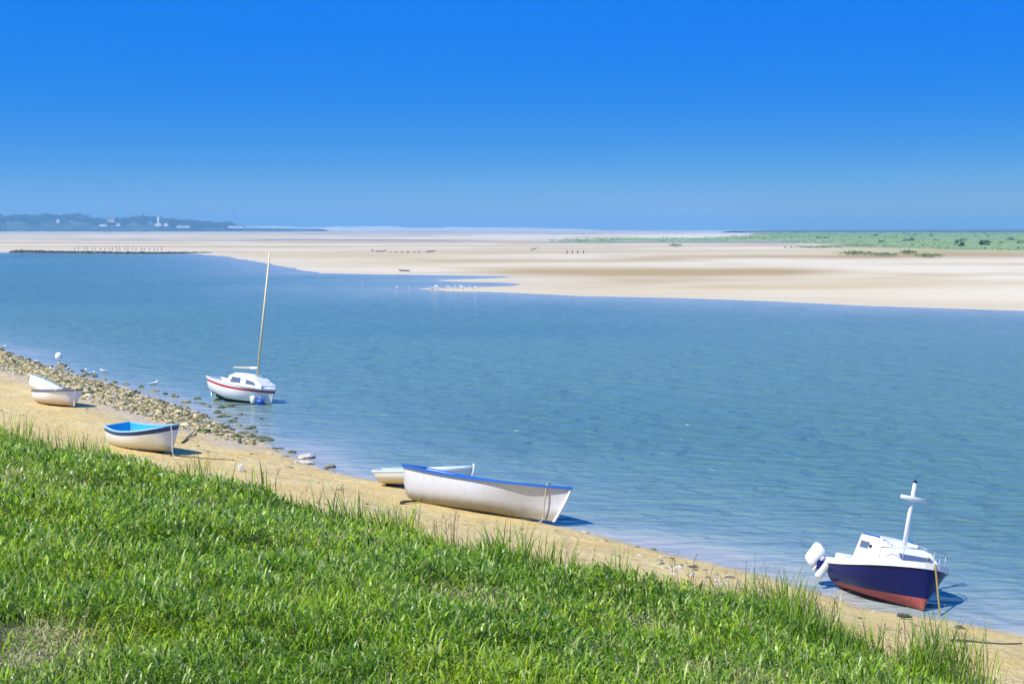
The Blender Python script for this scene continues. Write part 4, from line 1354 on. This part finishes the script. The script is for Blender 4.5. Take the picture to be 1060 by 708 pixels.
YH = 4300.0
hill_m = plain("hill pasture", (0.07, 0.10, 0.04), rough=0.9, scale=0.02)
ridge("hills", [(-260, 231), (-120, 229), (0, 231), (40, 229.5), (90, 230), (130, 231.5), (170, 232), (210, 233.5), (245, 235.4), (300, 236.6), (330, 237)], YH, 320, hill_m)
dm = plain("pale dune sand", (0.68, 0.60, 0.50), rough=0.9, scale=0.01)
random.seed(4)
ridge("dunes", [(225, 238)] + [(x, 234.8 + random.uniform(-.8, 1.0) + (0.6 if x > 420 else 0)) for x in range(240, 500, 12)] + [(505, 235.6)] + [(x, 235.2 + (x - 510) / 90 * 2 + random.uniform(-.5, .5)) for x in range(512, 600, 11)] + [(625, 238.4)], 5200, 240, dm)
ridge("pasture", [(760, 239.2), (800, 238.6), (880, 238.2), (1000, 238.1), (1060, 238.0), (1300, 237.8), (1800, 237.5)], 2600, 240, hill_m)
# the wood along the hill
tp_x = [0, 5, 12, 20, 25, 32, 38, 45, 52, 60, 66, 72, 80, 88, 95, 104, 118, 130, 138, 150, 157, 163, 172, 178, 190, 205, 220, 236, 246]
tp_y = [228, 224.5, 224, 223.6, 222.6, 225.4, 224, 222.4, 222.6, 224.8, 223.6, 222.2, 222.3, 224.2, 226, 227, 227.4, 226, 225.4, 225, 224.6, 226, 226.5, 227.8, 229, 229.6, 230.5, 231.5, 235]
pts, hts, wds = [], [], []
for k in range(520):
    x = random.uniform(-200, 246); yt = float(np.interp(x, tp_x, tp_y)) + abs(random.gauss(0, 1.1)) if x > 0 else 225 + random.uniform(-2, 2)
    Yd = YH + random.uniform(-300, 150)
    tp = at_depth(x, yt, Yd); hg = random.uniform(9, 17)
    pts.append((tp.x, Yd, max(tp.z - hg, 0))); hts.append(hg); wds.append(random.uniform(9, 18))
for k in range(160):
    x = random.uniform(-200, 300); Yd = YH - 420; hg = random.uniform(2, 5)
    q = at_depth(x, 237, Yd); pts.append((q.x, Yd, 0)); hts.append(hg); wds.append(random.uniform(12, 26))
n = len(pts)
tufts("woodland", np.array(pts), np.array(hts), np.array(wds), np.tile((0.035, 0.06, 0.025), (n, 1)), M["foliage"], "hazy blue wood along the hill on the far left shore", "wood", 40)


def house(px, py, wpx, hpx, wall, roof, label, Yd=3850.0):
    k = Yd / F
    p_ = at_depth(px, py, Yd); w, hg = wpx * k, hpx * k
    r = empty("house", p_, (0, 0, random.uniform(-.25, .25))); tag(r, label, "house")
    d_ = w * .6
    MB().box((0, 0, hg * .35 - 1), (w, d_, hg * .7 + 2)).build("wall", wall, r)
    mb = MB()
    mb.prism([(-w / 2 - .6, hg * .7 + .02), (w / 2 + .6, hg * .7 + .02), (w / 2 - w * .1, hg * 1.0), (-w / 2 + w * .1, hg * 1.0)], -d_ / 2 - .6, d_ / 2 + .6, .92)
    ro = mb.build("roof", roof, r)
    MB().box((w * .28, 0, hg), (1.2, 1.2, 3)).build("chimney", M["tiles"], ro)
    nw = max(2, int(w / 6))
    for i in range(nw):
        MB().box((-w / 2 + w * (i + .5) / nw, -d_ / 2 - .03, hg * .38), (1.4, .14, 2.0)).build("window", M["window"], r)
    return r


random.seed(6)
house(115, 229.5, 7, 4, M["wall_cream"], M["tiles"], "pale house with a reddish roof high among the distant trees")
house(122.5, 233.6, 4, 3, M["wall_white"], M["slate"], "white house on the distant shore left of the white tower")
house(107, 234, 7, 2.4, M["wall_white"], M["slate"], "low white house at the foot of the distant wood, left of the other white houses")
house(60, 229.6, 3.2, 3, M["wall_white"], M["slate"], "small white house alone on the distant wooded hill")
house(172, 233.4, 4, 3, M["wall_white"], M["slate"], "small white house just right of the white tower")
house(190, 235.2, 13, 2.2, M["wall_white"], M["slate"], "long low white building right of the distant white tower")
house(245, 235.6, 16, 2.4, M["wall_white"], M["slate"], "long white building at the end of the distant wood")
k = 3800.0 / F
p_ = at_depth(164, 234, 3800)
r = empty("tower", p_); tag(r, "tall white tower rising among the distant trees", "tower")
MB().tube([(0, 0, -2), (0, 0, 9 * k)], [3.2, 2.3], 14).build("shaft", M["wall_white"], r)
MB().tube([(0, 0, 9 * k), (0, 0, 9 * k + .8)], 3.2, 14).build("gallery", M["wall_white"], r)
MB().tube([(0, 0, 9 * k + .8), (0, 0, 10.2 * k)], 1.7, 12).build("lantern", M["wall_white"], r)
MB().tube([(0, 0, 10.2 * k), (0, 0, 11.2 * k)], [1.9, 0.2], 12).build("roof", M["slate"], r)
MB().box((0, -1, 1.2 * k), (16, 9, 2.6 * k)).build("keeper_house", M["wall_white"], r)

# ------------------------------------------------------------------ haze
mb = MB().box((0, 4600, 30), (22000, 9900, 66))
m = bpy.data.materials.new("sea haze"); m.use_nodes = True
t = m.node_tree; t.nodes.remove(t.nodes["Principled BSDF"])
pv = N(t, "ShaderNodeVolumePrincipled")
pv.inputs["Color"].default_value = (0.20, 0.45, 0.72, 1); pv.inputs["Density"].default_value = 0.00025
pv.inputs["Anisotropy"].default_value = 0.0
t.links.new(pv.outputs[0], t.nodes["Material Output"].inputs["Volume"])
tag(mb.build("haze", m), "thin pale haze over the far shore", "haze", kind="stuff")

# ------------------------------------------------------------------ light
SUN = Vector((-0.62, -0.50, 1.08)).normalized()
elev = math.asin(SUN.z)
sun_d = bpy.data.lights.new("sun", "SUN"); sun_d.energy = 4.2; sun_d.angle = R(0.5); sun_d.color = (1.0, 0.96, 0.89)
sun = bpy.data.objects.new("sun", sun_d); COL.objects.link(sun)
sun.rotation_euler = (-SUN).to_track_quat("-Z", "Y").to_euler()
w = bpy.data.worlds.new("World"); scene.world = w; w.use_nodes = True
t = w.node_tree
bg = t.nodes["Background"]
tc = N(t, "ShaderNodeTexCoord")
sx = N(t, "ShaderNodeSeparateXYZ"); t.links.new(tc.outputs["Generated"], sx.inputs[0])
zz = math_(t, "ADD", math_(t, "MULTIPLY", sx.outputs[2], 5.0), 0.07)
cb_ = N(t, "ShaderNodeCombineXYZ"); t.links.new(sx.outputs[0], cb_.inputs[0]); t.links.new(sx.outputs[1], cb_.inputs[1]); t.links.new(zz, cb_.inputs[2])
nm = N(t, "ShaderNodeVectorMath", operation="NORMALIZE"); t.links.new(cb_.outputs[0], nm.inputs[0])
sk = N(t, "ShaderNodeTexSky", sky_type="NISHITA", sun_disc=False)
sk.sun_elevation = elev
sk.sun_rotation = math.atan2(SUN.x, SUN.y)
sk.air_density = 1.0; sk.dust_density = 0.3; sk.ozone_density = 3.0; sk.altitude = 0
t.links.new(nm.outputs[0], sk.inputs["Vector"])
# a deeper, polarised-looking blue: same hue, more saturation, evener brightness
hs = N(t, "ShaderNodeSeparateColor", mode="HSV"); t.links.new(sk.outputs[0], hs.inputs[0])
hc = N(t, "ShaderNodeCombineColor", mode="HSV")
V_ = hs.outputs[2]
t.links.new(math_(t, "MAXIMUM", math_(t, "SUBTRACT", 0.6602, math_(t, "MULTIPLY", V_, 0.0118)), 0.597), hc.inputs[0])
dv = math_(t, "MAXIMUM", math_(t, "SUBTRACT", V_, 2.6), 0.0)
t.links.new(math_(t, "MAXIMUM", math_(t, "SUBTRACT", 0.998, math_(t, "MULTIPLY", math_(t, "MULTIPLY", dv, dv), 0.0240)), 0.35), hc.inputs[1])
t.links.new(math_(t, "MAXIMUM", math_(t, "SUBTRACT", 5.50, math_(t, "MULTIPLY", V_, 0.19)), 2.6), hc.inputs[2])
t.links.new(hc.outputs[0], bg.inputs["Color"])
bg.inputs["Strength"].default_value = 0.12

vs_ = scene.view_settings
scene.display_settings.display_device = "sRGB"
vs_.view_transform = "Standard"; vs_.look = "None"; vs_.gamma = 1.0; vs_.use_curve_mapping = False
vs_.exposure = 0.55
scene.cycles.use_denoising = True
scene.cycles.max_bounces = 8
scene.cycles.volume_bounces = 1
scene.cycles.sample_clamp_indirect = 2.5
scene.cycles.sample_clamp_direct = 2.2
